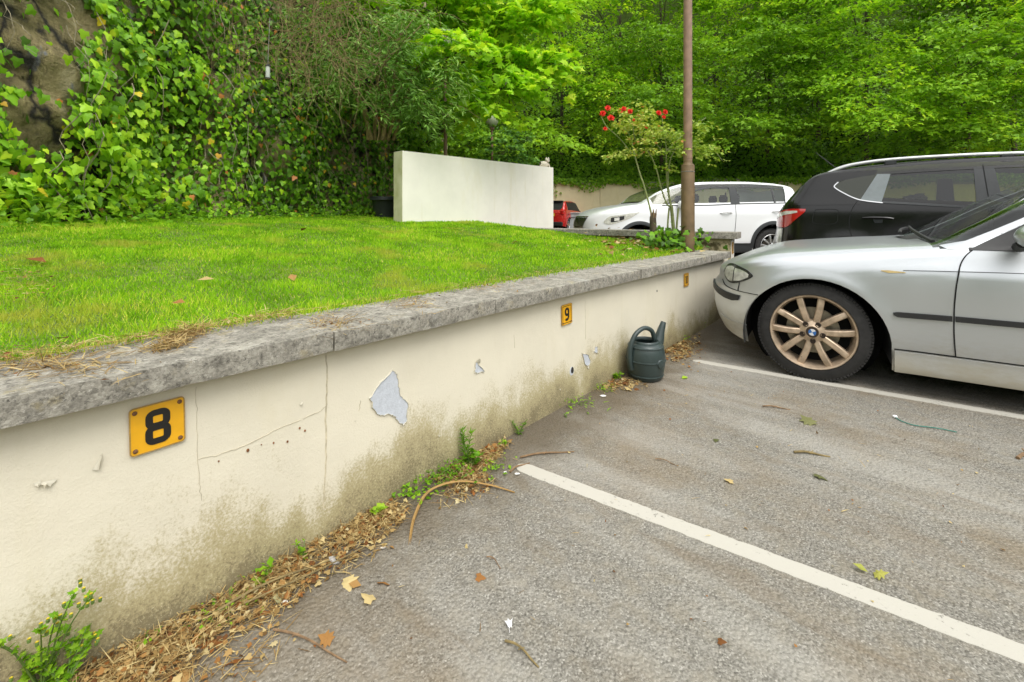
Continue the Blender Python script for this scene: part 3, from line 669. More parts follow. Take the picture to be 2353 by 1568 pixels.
def far_lamp(px, d, topy, rad, globe, label):
    b = at(px, 520, d); b.z = ground_z(b.y); top = at(px, topy, d).z
    o = empty('lamp_post', b, label, 'lamp post'); h = top - b.z
    MB().lathe([(rad * 1.6, 0), (rad * 1.6, 1.0), (rad, 1.06), (rad * .9, h)], 14, None, b).build('post', 'post_far', o)
    MB().lathe([(rad, h - .02), (.10, h), (.19, h + .12), (.205, h + .25), (.16, h + .38), (.05, h + .45), (0, h + .45)], 20, None, b).build('lamp_globe', 'globe', o)
    MB().lathe([(rad * .9, h - .10), (rad * 1.7, h - .08), (rad * 1.9, h + .01), (.02, h + .02)], 14, None, b).build('neck', 'post_far', o)
far_lamp(1130, 13.8, 292, .040, True, 'far lamp post with a pale globe, behind the screen wall')
far_lamp(1023, 7.25, 130, .029, True, 'slim brown lamp post half hidden by leaves behind the screen wall')

# ---------------------------------------------------------------- small things by the screen wall
simple('ornament', (.66, .60, .48), .7, var=.25, vs=40); simple('ornament_dark', (.12, .09, .06), .7, var=.3)
oc = Vector((BX - .10, BY1 - .14, BZ + .033)); cat_ = empty('cat_ornament', oc, 'small pale crouching cat ornament on top of the screen wall', 'ornament')
d_ = Vector((0, 1, 0))
mb = MB(); rows = []
for i in range(13):
    t = i / 12; yy = -.13 + .24 * t; rx = .052 * math.sin(math.pi * min(1, .12 + t * .86)) ** .6; rz = .058 * math.sin(math.pi * min(1, .14 + t * .8)) ** .6
    rows.append([oc + Vector((rx * math.cos(a), yy, .058 + rz * math.sin(a))) for a in [2 * math.pi * k / 14 for k in range(14)]])
mb.grid(rows, True).build('body', 'ornament', cat_)
hc = oc + Vector((0, .085, .135)); rows = [[hc + Vector((.045 * math.sin(th) * math.cos(a), .048 * math.sin(th) * math.sin(a), .042 * math.cos(th))) for a in [2 * math.pi * k / 14 for k in range(14)]] for th in [math.pi * i / 8 for i in range(9)]]
hd_ = MB().grid(rows, True).build('head', 'ornament', cat_)
for s_ in (-1, 1):
    MB().lathe([(.018, 0), (.012, .022), (.001, .042)], 8, None, hc + Vector((s_ * .026, 0, .028))).build('ear', 'ornament', hd_)
    MB().lathe([(.007, 0), (.004, .004), (.0, .005)], 8, Matrix.Rotation(math.radians(90), 3, 'Y'), hc + Vector((.040, s_ * .016, .006))).build('eye', 'ornament_dark', hd_)
    MB().tube([oc + Vector((s_ * .03, .075, .07)), oc + Vector((s_ * .032, .10, .035)), oc + Vector((s_ * .032, .115, .008))], [.018, .014, .014], 8).build('leg', 'ornament', cat_)
MB().tube(catmull([oc + Vector((0, -.12, .03)), oc + Vector((.03, -.17, .02)), oc + Vector((.05, -.15, .06))], 5), [.014, .008], 8).build('tail', 'ornament', cat_)
simple('dark_plastic', (.022, .026, .027), .5, var=.2, vs=10)
pc = at(884, 505, 6.9); pc.z = lawn_z(pc.x, pc.y) ; pot = empty('garden_pot', pc, 'dark plastic pot half hidden by ivy beside the screen wall', 'pot')
MB().lathe([(0, .01), (.15, .01), (.19, .26), (.195, .265), (.215, .265), (.215, .315), (.195, .32), (.185, .27), (.0, .25)], 28, None, pc).build('body', 'dark_plastic', pot)
MB().lathe([(.215, .262), (.222, .266), (.222, .312), (.215, .318)], 28, None, pc).build('rim', 'dark_plastic', pot)
# bird feeder hung in the shrub and a white tube feeder on the ivy
fc = at(851, 178, 6.5); fd = empty('bird_feeder', fc, 'dark wooden bird feeder house hanging among the shrub stems', 'bird feeder')
simple('dark_wood', (.025, .030, .026), .8, var=.3)
ra_ = math.radians(20)
MB().add([fc + Matrix.Rotation(ra_, 3, 'Z') @ Vector(p) for p in ((-.16, -.11, .10), (.16, -.11, .10), (.16, .11, .10), (-.16, .11, .10), (-.15, 0, .19), (.15, 0, .19))], [(0, 1, 5, 4), (2, 3, 4, 5), (0, 4, 3), (1, 2, 5), (3, 2, 1, 0)]).build('roof', 'dark_wood', fd, smooth=False)
MB().box(fc + Vector((0, 0, -.09)), (.26, .19, .025), ra_).build('tray', 'dark_wood', fd, smooth=False)
for sx in (-1, 1):
    for sy in (-1, 1): MB().box(fc + Matrix.Rotation(ra_, 3, 'Z') @ Vector((sx * .11, sy * .07, .01)), (.018, .018, .18), ra_).build('post', 'dark_wood', fd, smooth=False)
MB().box(fc + Vector((0, 0, -.005)), (.14, .10, .13), ra_).build('seed_box', 'dark_wood', fd, smooth=False)
MB().tube([fc + Vector((0, 0, .19)), fc + Vector((.01, 0, .8))], .004, 5).build('hanger', 'wire', fd)
simple('white_plastic', (.55, .58, .55), .4, var=.1)
tc = at(615, 165, 5.0); tf_ = empty('tube_feeder', tc, 'narrow pale tube feeder hanging in front of the ivy', 'bird feeder')
MB().lathe([(0, -.07), (.022, -.07), (.024, -.065), (.022, .055), (.0, .056)], 14, None, tc).build('tube', 'white_plastic', tf_)
MB().lathe([(.0, .09), (.014, .088), (.030, .058), (.0, .052)], 14, None, tc).build('cap', 'dark_wood', tf_); MB().lathe([(0, -.085), (.026, -.083), (.028, -.069), (0, -.066)], 14, None, tc).build('base', 'dark_wood', tf_)
MB().tube([tc + Vector((0, 0, .09)), tc + Vector((0, .02, .6))], .003, 5).build('hanger', 'wire', tf_)
# low grey drain cover box at the foot of the boundary wall
dc = at(1318, 497, 21.5); dc.z = ground_z(dc.y); db = empty('utility_box', dc, 'low grey box at the foot of the tall beige wall', 'box')
simple('box_grey', (.34, .35, .36), .7, var=.2, vs=3)
rot_ = math.atan2(RT[1], RT[0]); MB().box(dc + Vector((0, 0, .40)), (1.0, .5, .80), rot_, .03).build('case', 'box_grey', db); MB().box(dc + Vector((0, 0, .83)), (1.08, .56, .06), rot_, .012).build('lid', 'box_grey', db)
for k in range(1): MB().box(dc + Vector((-FW[0] * .253, -FW[1] * .253, .62)), (.8, .014, .03), rot_).build('louvre', 'dark_plastic', db, smooth=False)
# ---------------------------------------------------------------- cars
def carpaint(name, c, metal, rough, dirt=None, coat=1.0, coatr=.16):
    m = NM(name); n1 = m.noise(900, 2, .6)
    base = m.mix(m.mrange(n1, .2, .8), c, tuple(min(1, x * 1.015) for x in c))
    r = m.math('ADD', rough, m.math('MULTIPLY', m.mrange(m.noise(7, 5, .6), .35, .75), .05))
    if dirt:
        z = m.sep()[2]; f = m.math('MULTIPLY', m.mrange(m.math('SUBTRACT', z, m.math('MULTIPLY', m.math('SUBTRACT', m.noise(9, 6, .7, m.pos((.6, 1, 1.6))), .5), .35)), dirt[0], dirt[1]), dirt[2])
        sm = m.math('MULTIPLY', m.mrange(m.noise(9, 3, .5, m.pos((.5, .5, 1.4))), .48, .80), m.mrange(z, .55, .22))
        f = m.math('MAXIMUM', f, m.math('MULTIPLY', sm, .35))
        base = m.mix(f, base, (.30, .255, .155)); r = m.math('ADD', r, m.math('MULTIPLY', f, .5))
        m.set(metal=m.math('MULTIPLY', m.math('SUBTRACT', 1.0, f), metal), coat=m.math('MULTIPLY', m.math('SUBTRACT', 1.0, f), coat))
    else: m.set(metal=metal, coat=coat)
    m.col(base).set(rough=r, coatr=coatr); return m.m
carpaint('silver_paint', (.55, .57, .585), .75, .33, (.42, .12, .75), .55, .15)
carpaint('white_paint', (.78, .79, .80), 0, .28); carpaint('black_paint', (.006, .0055, .005), .0, .18, None, .0); carpaint('red_paint', (.55, .012, .012), .1, .25)
simple('black_trim', (.016, .016, .016), .55, var=.15, vs=50); simple('grey_trim', (.028, .031, .033), .5, var=.12, vs=40); simple('gap_dark', (.006, .006, .006), .9, var=0)
simple('rubber', (.022, .021, .020), .85, var=.35, vs=26, bump=.4, bs=200); simple('well_dark', (.008, .008, .007), 1.0, var=.2)
simple('brake_dust_alloy', (.50, .385, .275), .42, metal=.5, var=.25, vs=22); simple('alloy_grey', (.42, .42, .42), .35, metal=.8, var=.1); simple('disc_steel', (.33, .29, .22), .45, metal=.7, var=.2, vs=40)
simple('bolt_dark', (.05, .035, .025), .6, metal=.4, var=.2); simple('chrome', (.70, .70, .70), .12, metal=1.0, var=0); simple('satin_rail', (.62, .63, .62), .35, metal=.55, var=.06)
simple('seat_cloth', (.045, .046, .048), .95, var=.2, vs=60); simple('roundel_blue', (.03, .13, .38), .3, var=0); simple('roundel_white', (.62, .63, .64), .3, var=0)
simple('lamp_red', (.50, .010, .012), .12, var=.1, vs=60, coat=1); simple('lamp_clear', (.72, .71, .66), .15, metal=.1, var=.25, vs=30, coat=1); simple('lamp_amber', (.55, .42, .20), .2, var=.2)
simple('lamp_shell', (.60, .59, .53), .25, metal=.1, var=.35, vs=28, coat=1); simple('uk_yellow', (.75, .50, .04), .4, var=0); simple('grey_pillar', (.16, .185, .19), .32, var=.08, coat=.3)
glassmat('clear_glass', (.80, .86, .82)); glassmat('tint_glass', (.62, .68, .62)); glassmat('privacy_glass', (.50, .55, .30)); glassmat('lens_glass', (.92, .93, .92))
G_ROWS = [(1, 0), (.988, .06), (.965, .25), (.93, .5), (.89, .75), (.862, .88), (.83, .945), (.775, .985), (.62, .996), (.3, 1), (0, 1)]
H_ROWS = [(1, 0), (.985, .22), (.96, .42), (.92, .60), (.86, .74), (.78, .83), (.68, .89), (.56, .93), (.40, .965), (.2, .99), (0, 1)]
class Car:
    def __init__(s, O, ex, et, p, label, z0=0.0):
        s.O, s.ex, s.et, s.p, s.z0 = Vector((O[0], O[1], 0)), ex, et, p, z0
        s.root = empty('parked_car', s.O + ex * (p['L'] / 2) + Vector((0, 0, z0)), label, 'car', 'cars parked in the bays')
    def w(s, a, t, z): return s.O + s.ex * a + s.et * t + Vector((0, 0, z + s.z0))
    def W(s, a):
        p = s.p; L = p['L']; w = p['W']
        if a < p['rf']: w *= max(0, 1 - (1 - max(a, 0) / p['rf']) ** p['nf']) ** (1 / p['nf'])
        if a > L - p['rr']: w *= max(0, 1 - (1 - max(L - a, 0) / p['rr']) ** p['nr']) ** (1 / p['nr'])
        return w
    def belt(s, a): return ci(a, *zip(*s.p['belt']))
    def top(s, a): return max(ci(a, *zip(*s.p['top'])), s.belt(a) + .01)
    def gw(s, a): return sstep(s.p['cowl'] - .06, s.p['cowl'] + .30, a) * (1 - sstep(s.p['tail'] - .1, s.p['tail'] + .08, a))
    def low_t(s, a, z):
        p = s.p; t = s.W(a) * ci(z, *zip(*p['sec']))
        for h in p['hubs']:
            r = math.hypot(a - h, z - p['azc']); t += p['flare'] * math.exp(-((r - p['ra']) / p.get('fw', .07)) ** 2) * (1 if s.W(a) > .4 else 0)
        return t
    def warp(s, a, z):
        p = s.p; L = p['L']; f = max(0, 1 - a / p['rf']) ** 2; g = max(0, 1 - (L - a) / p['rr']) ** 2
        return a + (ci(z, *zip(*p['nose'])) * f if 'nose' in p else 0) - (ci(z, *zip(*p['stern'])) * g if 'stern' in p else 0)
    def low(s, a, z): return s.warp(a, z), s.low_t(a, z), z
    def section(s, a):
        b, tp, g = s.belt(a), s.top(a), s.gw(a); wb = s.low_t(a, b); out = []
        for (ht, hz), (gt, gz) in zip(H_ROWS, G_ROWS):
            tn, zn = ht + (gt - ht) * g, hz + (gz - hz) * g; z = b + (tp - b) * zn; out.append((s.warp(a, z), wb * tn, z))
        return out
    def P(s, a, z, off=0.0):
        """point on the near flank at station a, height z, lifted off along the outward normal"""
        def raw(a, z):
            b = s.belt(a)
            if z <= b: return Vector(s.low(a, z))
            sec = s.section(a)
            for q, r in zip(sec, sec[1:]):
                if z <= r[2] + 1e-9: f = (z - q[2]) / max(1e-6, r[2] - q[2]); return Vector((q[0] + (r[0] - q[0]) * f, q[1] + (r[1] - q[1]) * f, z))
            return Vector(sec[-1])
        v = raw(a, z)
        if off:
            da = raw(a + .01, z) - raw(a - .01, z); dz = raw(a, z + .008) - raw(a, z - .008); n = dz.cross(da)
            n = n.normalized() if n.length > 1e-9 else Vector((0, 1, 0))
            if n.y < 0: n = -n
            v = v + n * off
        return v
    def wp(s, v, sg=1): return s.w(v[0], v[1] * sg, v[2])
    def zb(s, a):
        p = s.p; z = ci(a, *zip(*p['bottom']))
        for h in p['hubs']:
            if abs(a - h) < p['ra']: z = max(z, p['azc'] + math.sqrt(p['ra'] ** 2 - (a - h) ** 2))
        return z
    def shell(s, mats):
        p = s.p; L = p['L']; st = [p['rf'] * .9 * (i / 16) ** 2.2 for i in range(17)] + [L - p['rr'] * .9 * (i / 14) ** 2.2 for i in range(15)]
        st += list(np.arange(p['rf'] * .9, L - p['rr'] * .9, .07))
        for h in p['hubs']:
            st = [x for x in st if not (abs(x - h) < p['ra'] + .02)]
            st += [h + p['ra'] * math.cos(math.pi * k / 26) for k in range(27)] + [h + k * (p['ra'] + .0015) for k in (-1, 1)]
        st += [p['cowl'], p['roof0'], p['roof1'], p['tail'], p['glass1']]
        st = sorted(st); st = [x for i, x in enumerate(st) if i == 0 or x - st[i - 1] > .0009]
        NL = 20; cols = []
        for a in st:
            zb, b = s.zb(a), s.belt(a); z0 = ci(a, *zip(*p['bottom'])); col = []
            for k in range(NL):
                z = max(z0 + (b - z0) * (k / NL), min(zb + k * .004, b - (NL - k) * .002)); col.append(s.low(a, z))
            cols.append(col + s.section(a))
        nr = len(cols[0]); G = {k: MB() for k in ('body', 'bonnet', 'windscreen', 'roof_panel', 'rear_window', 'side_glass', 'tailgate')}
        for sg in (1, -1):
            V = [[s.wp(v, sg) for v in c] for c in cols]
            for i in range(len(st) - 1):
                a = (st[i] + st[i + 1]) / 2
                for j in range(nr - 1):
                    k = j - NL
                    if k < 1: g = 'body'
                    elif a < p['cowl']: g = 'bonnet' if k >= p.get('bonk', 3) else 'body'
                    elif a > p['tail']: g = 'tailgate'
                    elif k < 5 and not (a < p['roof0'] and k >= p.get('wsk', 7)): g = 'side_glass' if p['cowl'] + p.get('gl0', .16) < a < p['glass1'] else 'body'
                    elif a < p['roof0'] and k >= p.get('wsk', 7): g = 'windscreen'
                    elif k < 7: g = 'body'
                    else: g = 'windscreen' if a < p['roof0'] else 'roof_panel' if a < p['roof1'] else 'rear_window'
                    q = [V[i][j], V[i + 1][j], V[i + 1][j + 1], V[i][j + 1]]
                    if sg < 0: q.reverse()
                    G[g].add(q, [(0, 1, 2, 3)])
        for g, mb in G.items():
            if not mb.v: continue
            key = {}; vs = []; fs = []
            for f in mb.f:
                ff = []
                for i in f:
                    kk = tuple(round(c, 5) for c in mb.v[i])
                    if kk not in key: key[kk] = len(vs); vs.append(mb.v[i])
                    if key[kk] not in ff: ff.append(key[kk])
                if len(ff) > 2: fs.append(tuple(ff))
            mb.v, mb.f = vs, fs; o = mb.build(g, mats.get(g, mats['body']), s.root, ang=50)
            if g == 'body': s.body = o
        # wheel wells, floor, cabin
        for h in p['hubs']:
            for sg in (1, -1):
                mb = MB(); R = p['ra'] + .004; tt = s.low_t(h, p['azc'] + p['ra']) - .012
                mb.grid([[s.w(h + R * math.cos(a_), sg * t, p['azc'] + R * math.sin(a_)) for t in (tt, .40)] for a_ in [math.radians(-12 + 204 * k / 30) for k in range(31)]])
                mb.add([s.w(h + R * math.cos(a_), sg * .41, p['azc'] + R * math.sin(a_)) for a_ in [math.radians(12 * k) for k in range(30)]], [tuple(range(30))])
                mb.build('wheel_well', 'well_dark', s.root)
        fl = p['floor']; hb = [p['hubs'][0] + p['ra'] + .03, p['hubs'][1] - p['ra'] - .03]; ww = p['W'] * .90
        mb = MB(); c = s.w((hb[0] + hb[1]) / 2, 0, 0); M = Matrix((s.ex, s.et, Vector((0, 0, 1)))).transposed()
        mb.box(s.w((hb[0] + hb[1]) / 2, 0, fl + .10), (hb[1] - hb[0], ww * 2, .2), M=M)
        mb.box(s.w((.25 + L - .2) / 2, 0, fl + .16), (L - .45, .80, .2), M=M); mb.build('floor_pan', 'well_dark', s.root, smooth=False)
        mb = MB(); bz = s.belt(p['cowl'] + .3)
        mb.box(s.w(p['cowl'] + .30, 0, bz - .12), (.45, ww * 1.7, .2), M=M, bev=.04); mb.build('dashboard', 'seat_cloth', s.root)
        for a, n in p['seats']:
            for t in ((-.36, .36) if n == 2 else (-.42, 0, .42)):
                hp = s.w(a, t, 0)
                mb = MB(); mb.box(s.w(a + .02, t, bz - .28), (.14, .46, .62), M=M, bev=.05); mb.box(s.w(a - .25, t, bz - .48), (.48, .48, .16), M=M, bev=.05)
                so = mb.build('seat', 'seat_cloth', s.root); MB().box(s.w(a + .06, t, bz + .13 + p.get('hr', 0)), (.10, .25, .17), M=M, bev=.04).build('headrest', 'seat_cloth', so)
        return s
    def panel(s, name, top, bot, mat, off=.003, thick=.012, nu=24, nv=6, parent=None, both=False, ease=False, ang=40):
        def samp(pts, n):
            d = [0]
            for q, r in zip(pts, pts[1:]): d.append(d[-1] + math.hypot(r[0] - q[0], r[1] - q[1]))
            return [(float(np.interp(d[-1] * k / n, d, [q[0] for q in pts])), float(np.interp(d[-1] * k / n, d, [q[1] for q in pts]))) for k in range(n + 1)]
        def sm(pts): return [tuple(v)[:2] for v in catmull([(x, z, 0) for x, z in pts], 6)] if ease else pts
        A, B = samp(sm(top), nu), samp(sm(bot), nu); res = None
        for sg in ((1, -1) if both else (1,)):
            F = [[s.wp(s.P(a[0] + (b[0] - a[0]) * j / nv, a[1] + (b[1] - a[1]) * j / nv, off), sg) for j in range(nv + 1)] for a, b in zip(A, B)]
            K = [[s.wp(s.P(a[0] + (b[0] - a[0]) * j / nv, a[1] + (b[1] - a[1]) * j / nv, off - thick), sg) for j in (0, nv)] for a, b in zip(A, B)]
            mb = MB(); mb.grid(F); mb.grid([[f[0], k[0]] for f, k in zip(F, K)]); mb.grid([[f[-1], k[1]] for f, k in zip(F, K)])
            for e in (0, -1):
                a, b = A[e], B[e]; kk = [s.wp(s.P(a[0] + (b[0] - a[0]) * j / nv, a[1] + (b[1] - a[1]) * j / nv, off - thick), sg) for j in range(nv + 1)]; mb.grid([F[e], kk])
            o = mb.build(name, mat, parent or s.root, ang=ang); res = res or o
        return res
    def line(s, name, pts, w=.006, mat='gap_dark', off=.0035, parent=None, n=6, raised=0):
        path = catmull([(x, z, 0) for x, z in pts], n); L, R_ = [], []
        for i, q in enumerate(path):
            t = path[min(i + 1, len(path) - 1)] - path[max(i - 1, 0)]; t = t.normalized(); nx, nz = -t.y * w / 2, t.x * w / 2
            L.append((q.x + nx, q.y + nz)); R_.append((q.x - nx, q.y - nz))
        rows = [[s.wp(s.P(*l, off - .004)), s.wp(s.P(*l, off)), s.wp(s.P(*r, off)), s.wp(s.P(*r, off - .004))] for l, r in zip(L, R_)]
        return MB().grid(rows).build(name, mat, parent or s.root, smooth=False)
    def wheel(s, hub, t, R, rim, width, rim_mat, spokes=10, paired=True, steer=0, phase=0, roundel=False, sg=1):
        c = s.w(hub, t * sg, R - .006); ax = s.et * sg
        ux = s.ex; M = Matrix((ux, Vector((0, 0, 1)), ax)).transposed()
        if steer: M = Matrix.Rotation(steer, 3, 'Z') @ M
        wo_ = empty('wheel', Vector((0, 0, 0))); wo_.parent = s.root; wo_.location = c - s.root.location
        h = width
        prof = [(rim - .012, -h), (rim + .01, -h), (R - .03, -h + .012), (R - .006, -h + .03), (R, -h + .05), (R, -.05), (R - .006, -.024), (R - .018, -.008), (R - .045, .003), (R - .075, .006), (rim + .02, .002), (rim + .004, -.006), (rim - .010, -.010), (rim - .012, -.03)]
        ty = MB().lathe(prof, 72, M, c).build('tyre', 'rubber', wo_, ang=50)
        mb = MB()
        for k in range(96):     # shoulder tread blocks
            a = 2 * math.pi * k / 96; rr = Matrix.Rotation(a, 3, 'Z'); mb.box(c + M @ (rr @ Vector((R - .0125, 0, -.022))), (.018, .013, .026), M=M @ rr)
        mb.build('tread_block', 'rubber', ty, smooth=False)
        MB().lathe([(rim, -.004), (rim - .004, -.001), (rim - .013, -.004), (rim - .018, -.018), (rim - .026, -.035), (rim - .032, -.10), (rim - .034, -h)], 64, M, c).build('rim', rim_mat, wo_, ang=50)
        MB().lathe([(.0, -.085), (rim * .62, -.085), (rim * .62, -.10), (0, -.10)], 40, M, c).build('brake_disc', 'disc_steel', wo_)
        MB().disc(c, M, rim - .03, -.13, 40).build('wheel_back', 'well_dark', wo_, smooth=False)
        for k in range(spokes):
            if paired: a = 2 * math.pi * (k // 2) / (spokes / 2) + (1 if k % 2 else -1) * math.radians(15.5) + phase; a_in = 2 * math.pi * (k // 2) / (spokes / 2) + (1 if k % 2 else -1) * math.radians(21) + phase
            else: a = a_in = 2 * math.pi * k / spokes + phase
            def q(r, ang, dw, z): return c + M @ Vector((r * math.cos(ang) - dw * math.sin(ang), r * math.sin(ang) + dw * math.cos(ang), z))
            r0, r1 = .055, rim - .014; w0, w1 = .036, .038; rows = []
            for i in range(7):
                f = i / 6; r = r0 + (r1 - r0) * f; an = a_in + (a - a_in) * f; w_ = (w0 + (w1 - w0) * f) / 2; z = -.020 + .014 * math.sin(f * math.pi * .8) - .006 * f
                rows.append([q(r, an, -w_ * 1.15, z - .035), q(r, an, -w_, z - .004), q(r, an, -w_ * .7, z), q(r, an, w_ * .7, z), q(r, an, w_, z - .004), q(r, an, w_ * 1.15, z - .035)])
            MB().grid(rows).build('spoke', rim_mat, wo_, ang=35)
        hb = MB().lathe([(.0, -.004), (.040, -.006), (.046, -.012), (.072, -.020), (.078, -.035), (.078, -.06)], 36, M, c).build('hub_boss', rim_mat, wo_)
        for k in range(5):
            a = 2 * math.pi * k / 5 + phase + math.pi / 5; p_ = c + M @ Vector((.060 * math.cos(a), .060 * math.sin(a), -.010))
            MB().lathe([(.0165, -.008), (.0165, .002), (.013, .003), (.012, -.004), (.0, -.004)], 14, M, p_).build('wheel_bolt', 'bolt_dark', hb)
        MB().lathe([(.0, .0), (.034, .0), (.036, -.003), (.037, -.008)], 32, M, c).build('centre_cap', 'bolt_dark' if roundel else rim_mat, wo_)
        if roundel:
            for k in range(4):
                a0 = math.pi / 2 * k + .5; poly = [c + M @ Vector((0, 0, .0015))] + [c + M @ Vector((.022 * math.cos(a0 + math.pi / 2 * i / 8), .022 * math.sin(a0 + math.pi / 2 * i / 8), .0015)) for i in range(9)]
                MB().add(poly, [tuple(range(10))]).build('cap_quarter', 'roundel_blue' if k % 2 else 'roundel_white', hb, smooth=False)
        MB().tube([c + M @ Vector((rim * .8 * math.cos(-1.9), rim * .8 * math.sin(-1.9), -.03)), c + M @ Vector((rim * .74 * math.cos(-1.9), rim * .74 * math.sin(-1.9), -.012))], .005, 7).build('valve', 'black_trim', wo_)
        return wo_

# silver saloon, nose to the wall in the bay past plate 10
SH = .70
bo = onZ(1890, 881, 0) + E1 * (-.057 - SH) + E2 * .865
bp = dict(L=4.45, W=.872, rf=.62, nf=2.9, rr=.6, nr=2.6, cowl=1.30, roof0=2.12, roof1=3.15, tail=3.85, glass1=3.75, ra=.405, azc=.272, hubs=(SH, SH + 2.725), flare=.010, fw=.06, floor=.13, hr=.02, gl0=.02, wsk=2,
          belt=[(0, .66), (.12, .705), (.3, .745), (.5, .775), (.7, .80), (.95, .835), (1.2, .868), (1.45, .895), (2, .91), (3, .93), (3.9, .935), (4.3, .90), (4.45, .80)],
          top=[(0, .685), (.06, .716), (.16, .760), (.3, .808), (.5, .860), (.75, .888), (1.0, .910), (1.2, .922), (1.30, .932), (1.5, 1.035), (1.8, 1.22), (2.12, 1.37), (2.5, 1.40), (3.15, 1.37), (3.55, 1.15), (3.85, 1.0), (4.2, .99), (4.45, .9)],
          bottom=[(0, .25), (.1, .22), (.3, .19), (1.08, .15), (1.2, .15), (3.0, .15), (3.9, .19), (4.45, .26)],
          sec=[(.12, .945), (.16, .975), (.26, .978), (.29, .985), (.36, .995), (.5, 1.0), (.62, 1.0), (.72, .995), (.77, .988), (.785, .978), (.83, .962), (.93, .925)],
          nose=[(.2, .09), (.3, .03), (.42, 0), (.55, 0), (.60, .035), (.68, .05), (.74, .08)], seats=((2.35, 2), (3.2, 3)))
bmw = Car(bo, E1, -E2, bp, 'silver saloon car nosed up to the wall beside the watering can').shell(dict(body='silver_paint', windscreen='clear_glass', rear_window='tint_glass', side_glass='tint_glass'))
h = SH
for hh, st_ in ((h, math.radians(-1)), (h + 2.725, 0)):
    for sg in (1, -1): bmw.wheel(hh, .845, .325, .247, .205, 'brake_dust_alloy', 10, True, st_ * sg, math.radians(90 + 3), True, sg)
bp_ = bmw
def hs_pts(*a): return [(x + .057 + h, z) for x, z in a]          # stations measured from the tyre's contact point
hl = bmw.panel('headlight', hs_pts((-.655, .675), (-.64, .715), (-.61, .730), (-.55, .728), (-.47, .706), (-.43, .682), (-.416, .668)), hs_pts((-.655, .66), (-.635, .625), (-.60, .597), (-.56, .592), (-.50, .612), (-.445, .638), (-.416, .660)), 'black_trim', .004, .03, 30, 8, ease=True)
bmw.panel('reflector', hs_pts((-.645, .665), (-.625, .705), (-.59, .715), (-.565, .71)), hs_pts((-.645, .65), (-.62, .625), (-.59, .607), (-.565, .607)), 'lamp_shell', .006, .005, 14, 6, parent=hl, ease=True)
bmw.panel('reflector', hs_pts((-.555, .705), (-.51, .70), (-.47, .688), (-.445, .672)), hs_pts((-.555, .612), (-.51, .620), (-.475, .637), (-.448, .652)), 'lamp_clear', .006, .005, 14, 6, parent=hl, ease=True)
bmw.panel('lens', hs_pts((-.65, .672), (-.635, .711), (-.605, .726), (-.55, .724), (-.47, .702), (-.432, .680), (-.42, .669)), hs_pts((-.65, .66), (-.63, .629), (-.60, .601), (-.56, .596), (-.50, .616), (-.447, .641), (-.42, .662)), 'lens_glass', .010, .003, 30, 8, parent=hl, ease=True)
bmw.line('bumper_seam', hs_pts((-.66, .60), (-.62, .572), (-.57, .556), (-.5, .545), (-.42, .540), (-.372, .538)), .005)
bmw.line('wing_seam', hs_pts((-.512, .606), (-.508, .575), (-.506, .548)), .004)
bmw.panel('bumper_strip', hs_pts((-.742, .560), (-.70, .548), (-.66, .534), (-.6, .522), (-.53, .515), (-.492, .514)), hs_pts((-.742, .515), (-.70, .505), (-.66, .490), (-.6, .474), (-.54, .468), (-.505, .478)), 'black_trim', .012, .03, 24, 5)
bmw.line('bumper_crease', hs_pts((-.66, .335), (-.6, .318), (-.52, .312), (-.452, .312)), .006, 'silver_paint', .005)
# lower bumper lip and fog recess
bmw.panel('side_repeater', hs_pts((.295, .756), (.33, .7585), (.41, .7525)), hs_pts((.296, .752), (.33, .742), (.41, .7475)), 'lamp_amber', .006, .01, 14, 3)
gap = hs_pts((.71, .897), (.678, .863), (.65, .803), (.632, .70), (.622, .58), (.620, .44), (.624, .35), (.63, .283))
bmw.panel('front_door', [(gap[0][0], .897), (1.9, .902), (2.62, .916)], [(gap[-1][0], .283), (1.9, .282), (2.62, .282)], 'silver_paint', .0022, .006, 4, 2) if False else None
dt = [(x, z) for x, z in gap]; dr = [(2.62, z) for x, z in gap]
NV = 22; rows = []
gx_ = [float(x) for x, z in gap]; gz_ = [float(z) for x, z in gap]
for k in range(NV + 1):
    z = .283 + (.893 - .283) * k / NV; x0 = float(np.interp(z, gz_[::-1], gx_[::-1])) + .003
    rows.append([bmw.wp(bmw.P(x0 + (2.60 - x0) * j / 26, z, .0025)) for j in range(27)])
door = MB().grid(rows).build('front_door', 'silver_paint', bmw.root)
bmw.line('door_gap', gap, .0055, off=.0045, parent=door)
bmw.line('crease_shadow_line', hs_pts((.40, .7625), (.62, .7705), (.9, .778), (1.4, .787), (1.85, .795)), .0025, 'grey_trim', .0040)  # dark ribbon painted in for the shadow line under the shoulder crease
bmw.panel('rubbing_strip', hs_pts((.352, .505), (.37, .511), (.612, .516)), hs_pts((.354, .490), (.37, .480), (.612, .4855)), 'black_trim', .013, .02, 16, 4)
bmw.panel('rubbing_strip', hs_pts((.626, .5165), (1.4, .520), (1.86, .521)), hs_pts((.626, .4855), (1.4, .489), (1.86, .490)), 'black_trim', .013, .02, 16, 4, parent=door)
bmw.line('sill_seam', hs_pts((.358, .283), (.9, .281), (1.5, .280), (2.2, .28)), .007)
bmw.panel('sill_trim', hs_pts((.358, .274), (1.2, .273), (2.25, .273)), hs_pts((.358, .150), (1.2, .150), (2.25, .150)), 'silver_paint', .012, .03, 30, 8)
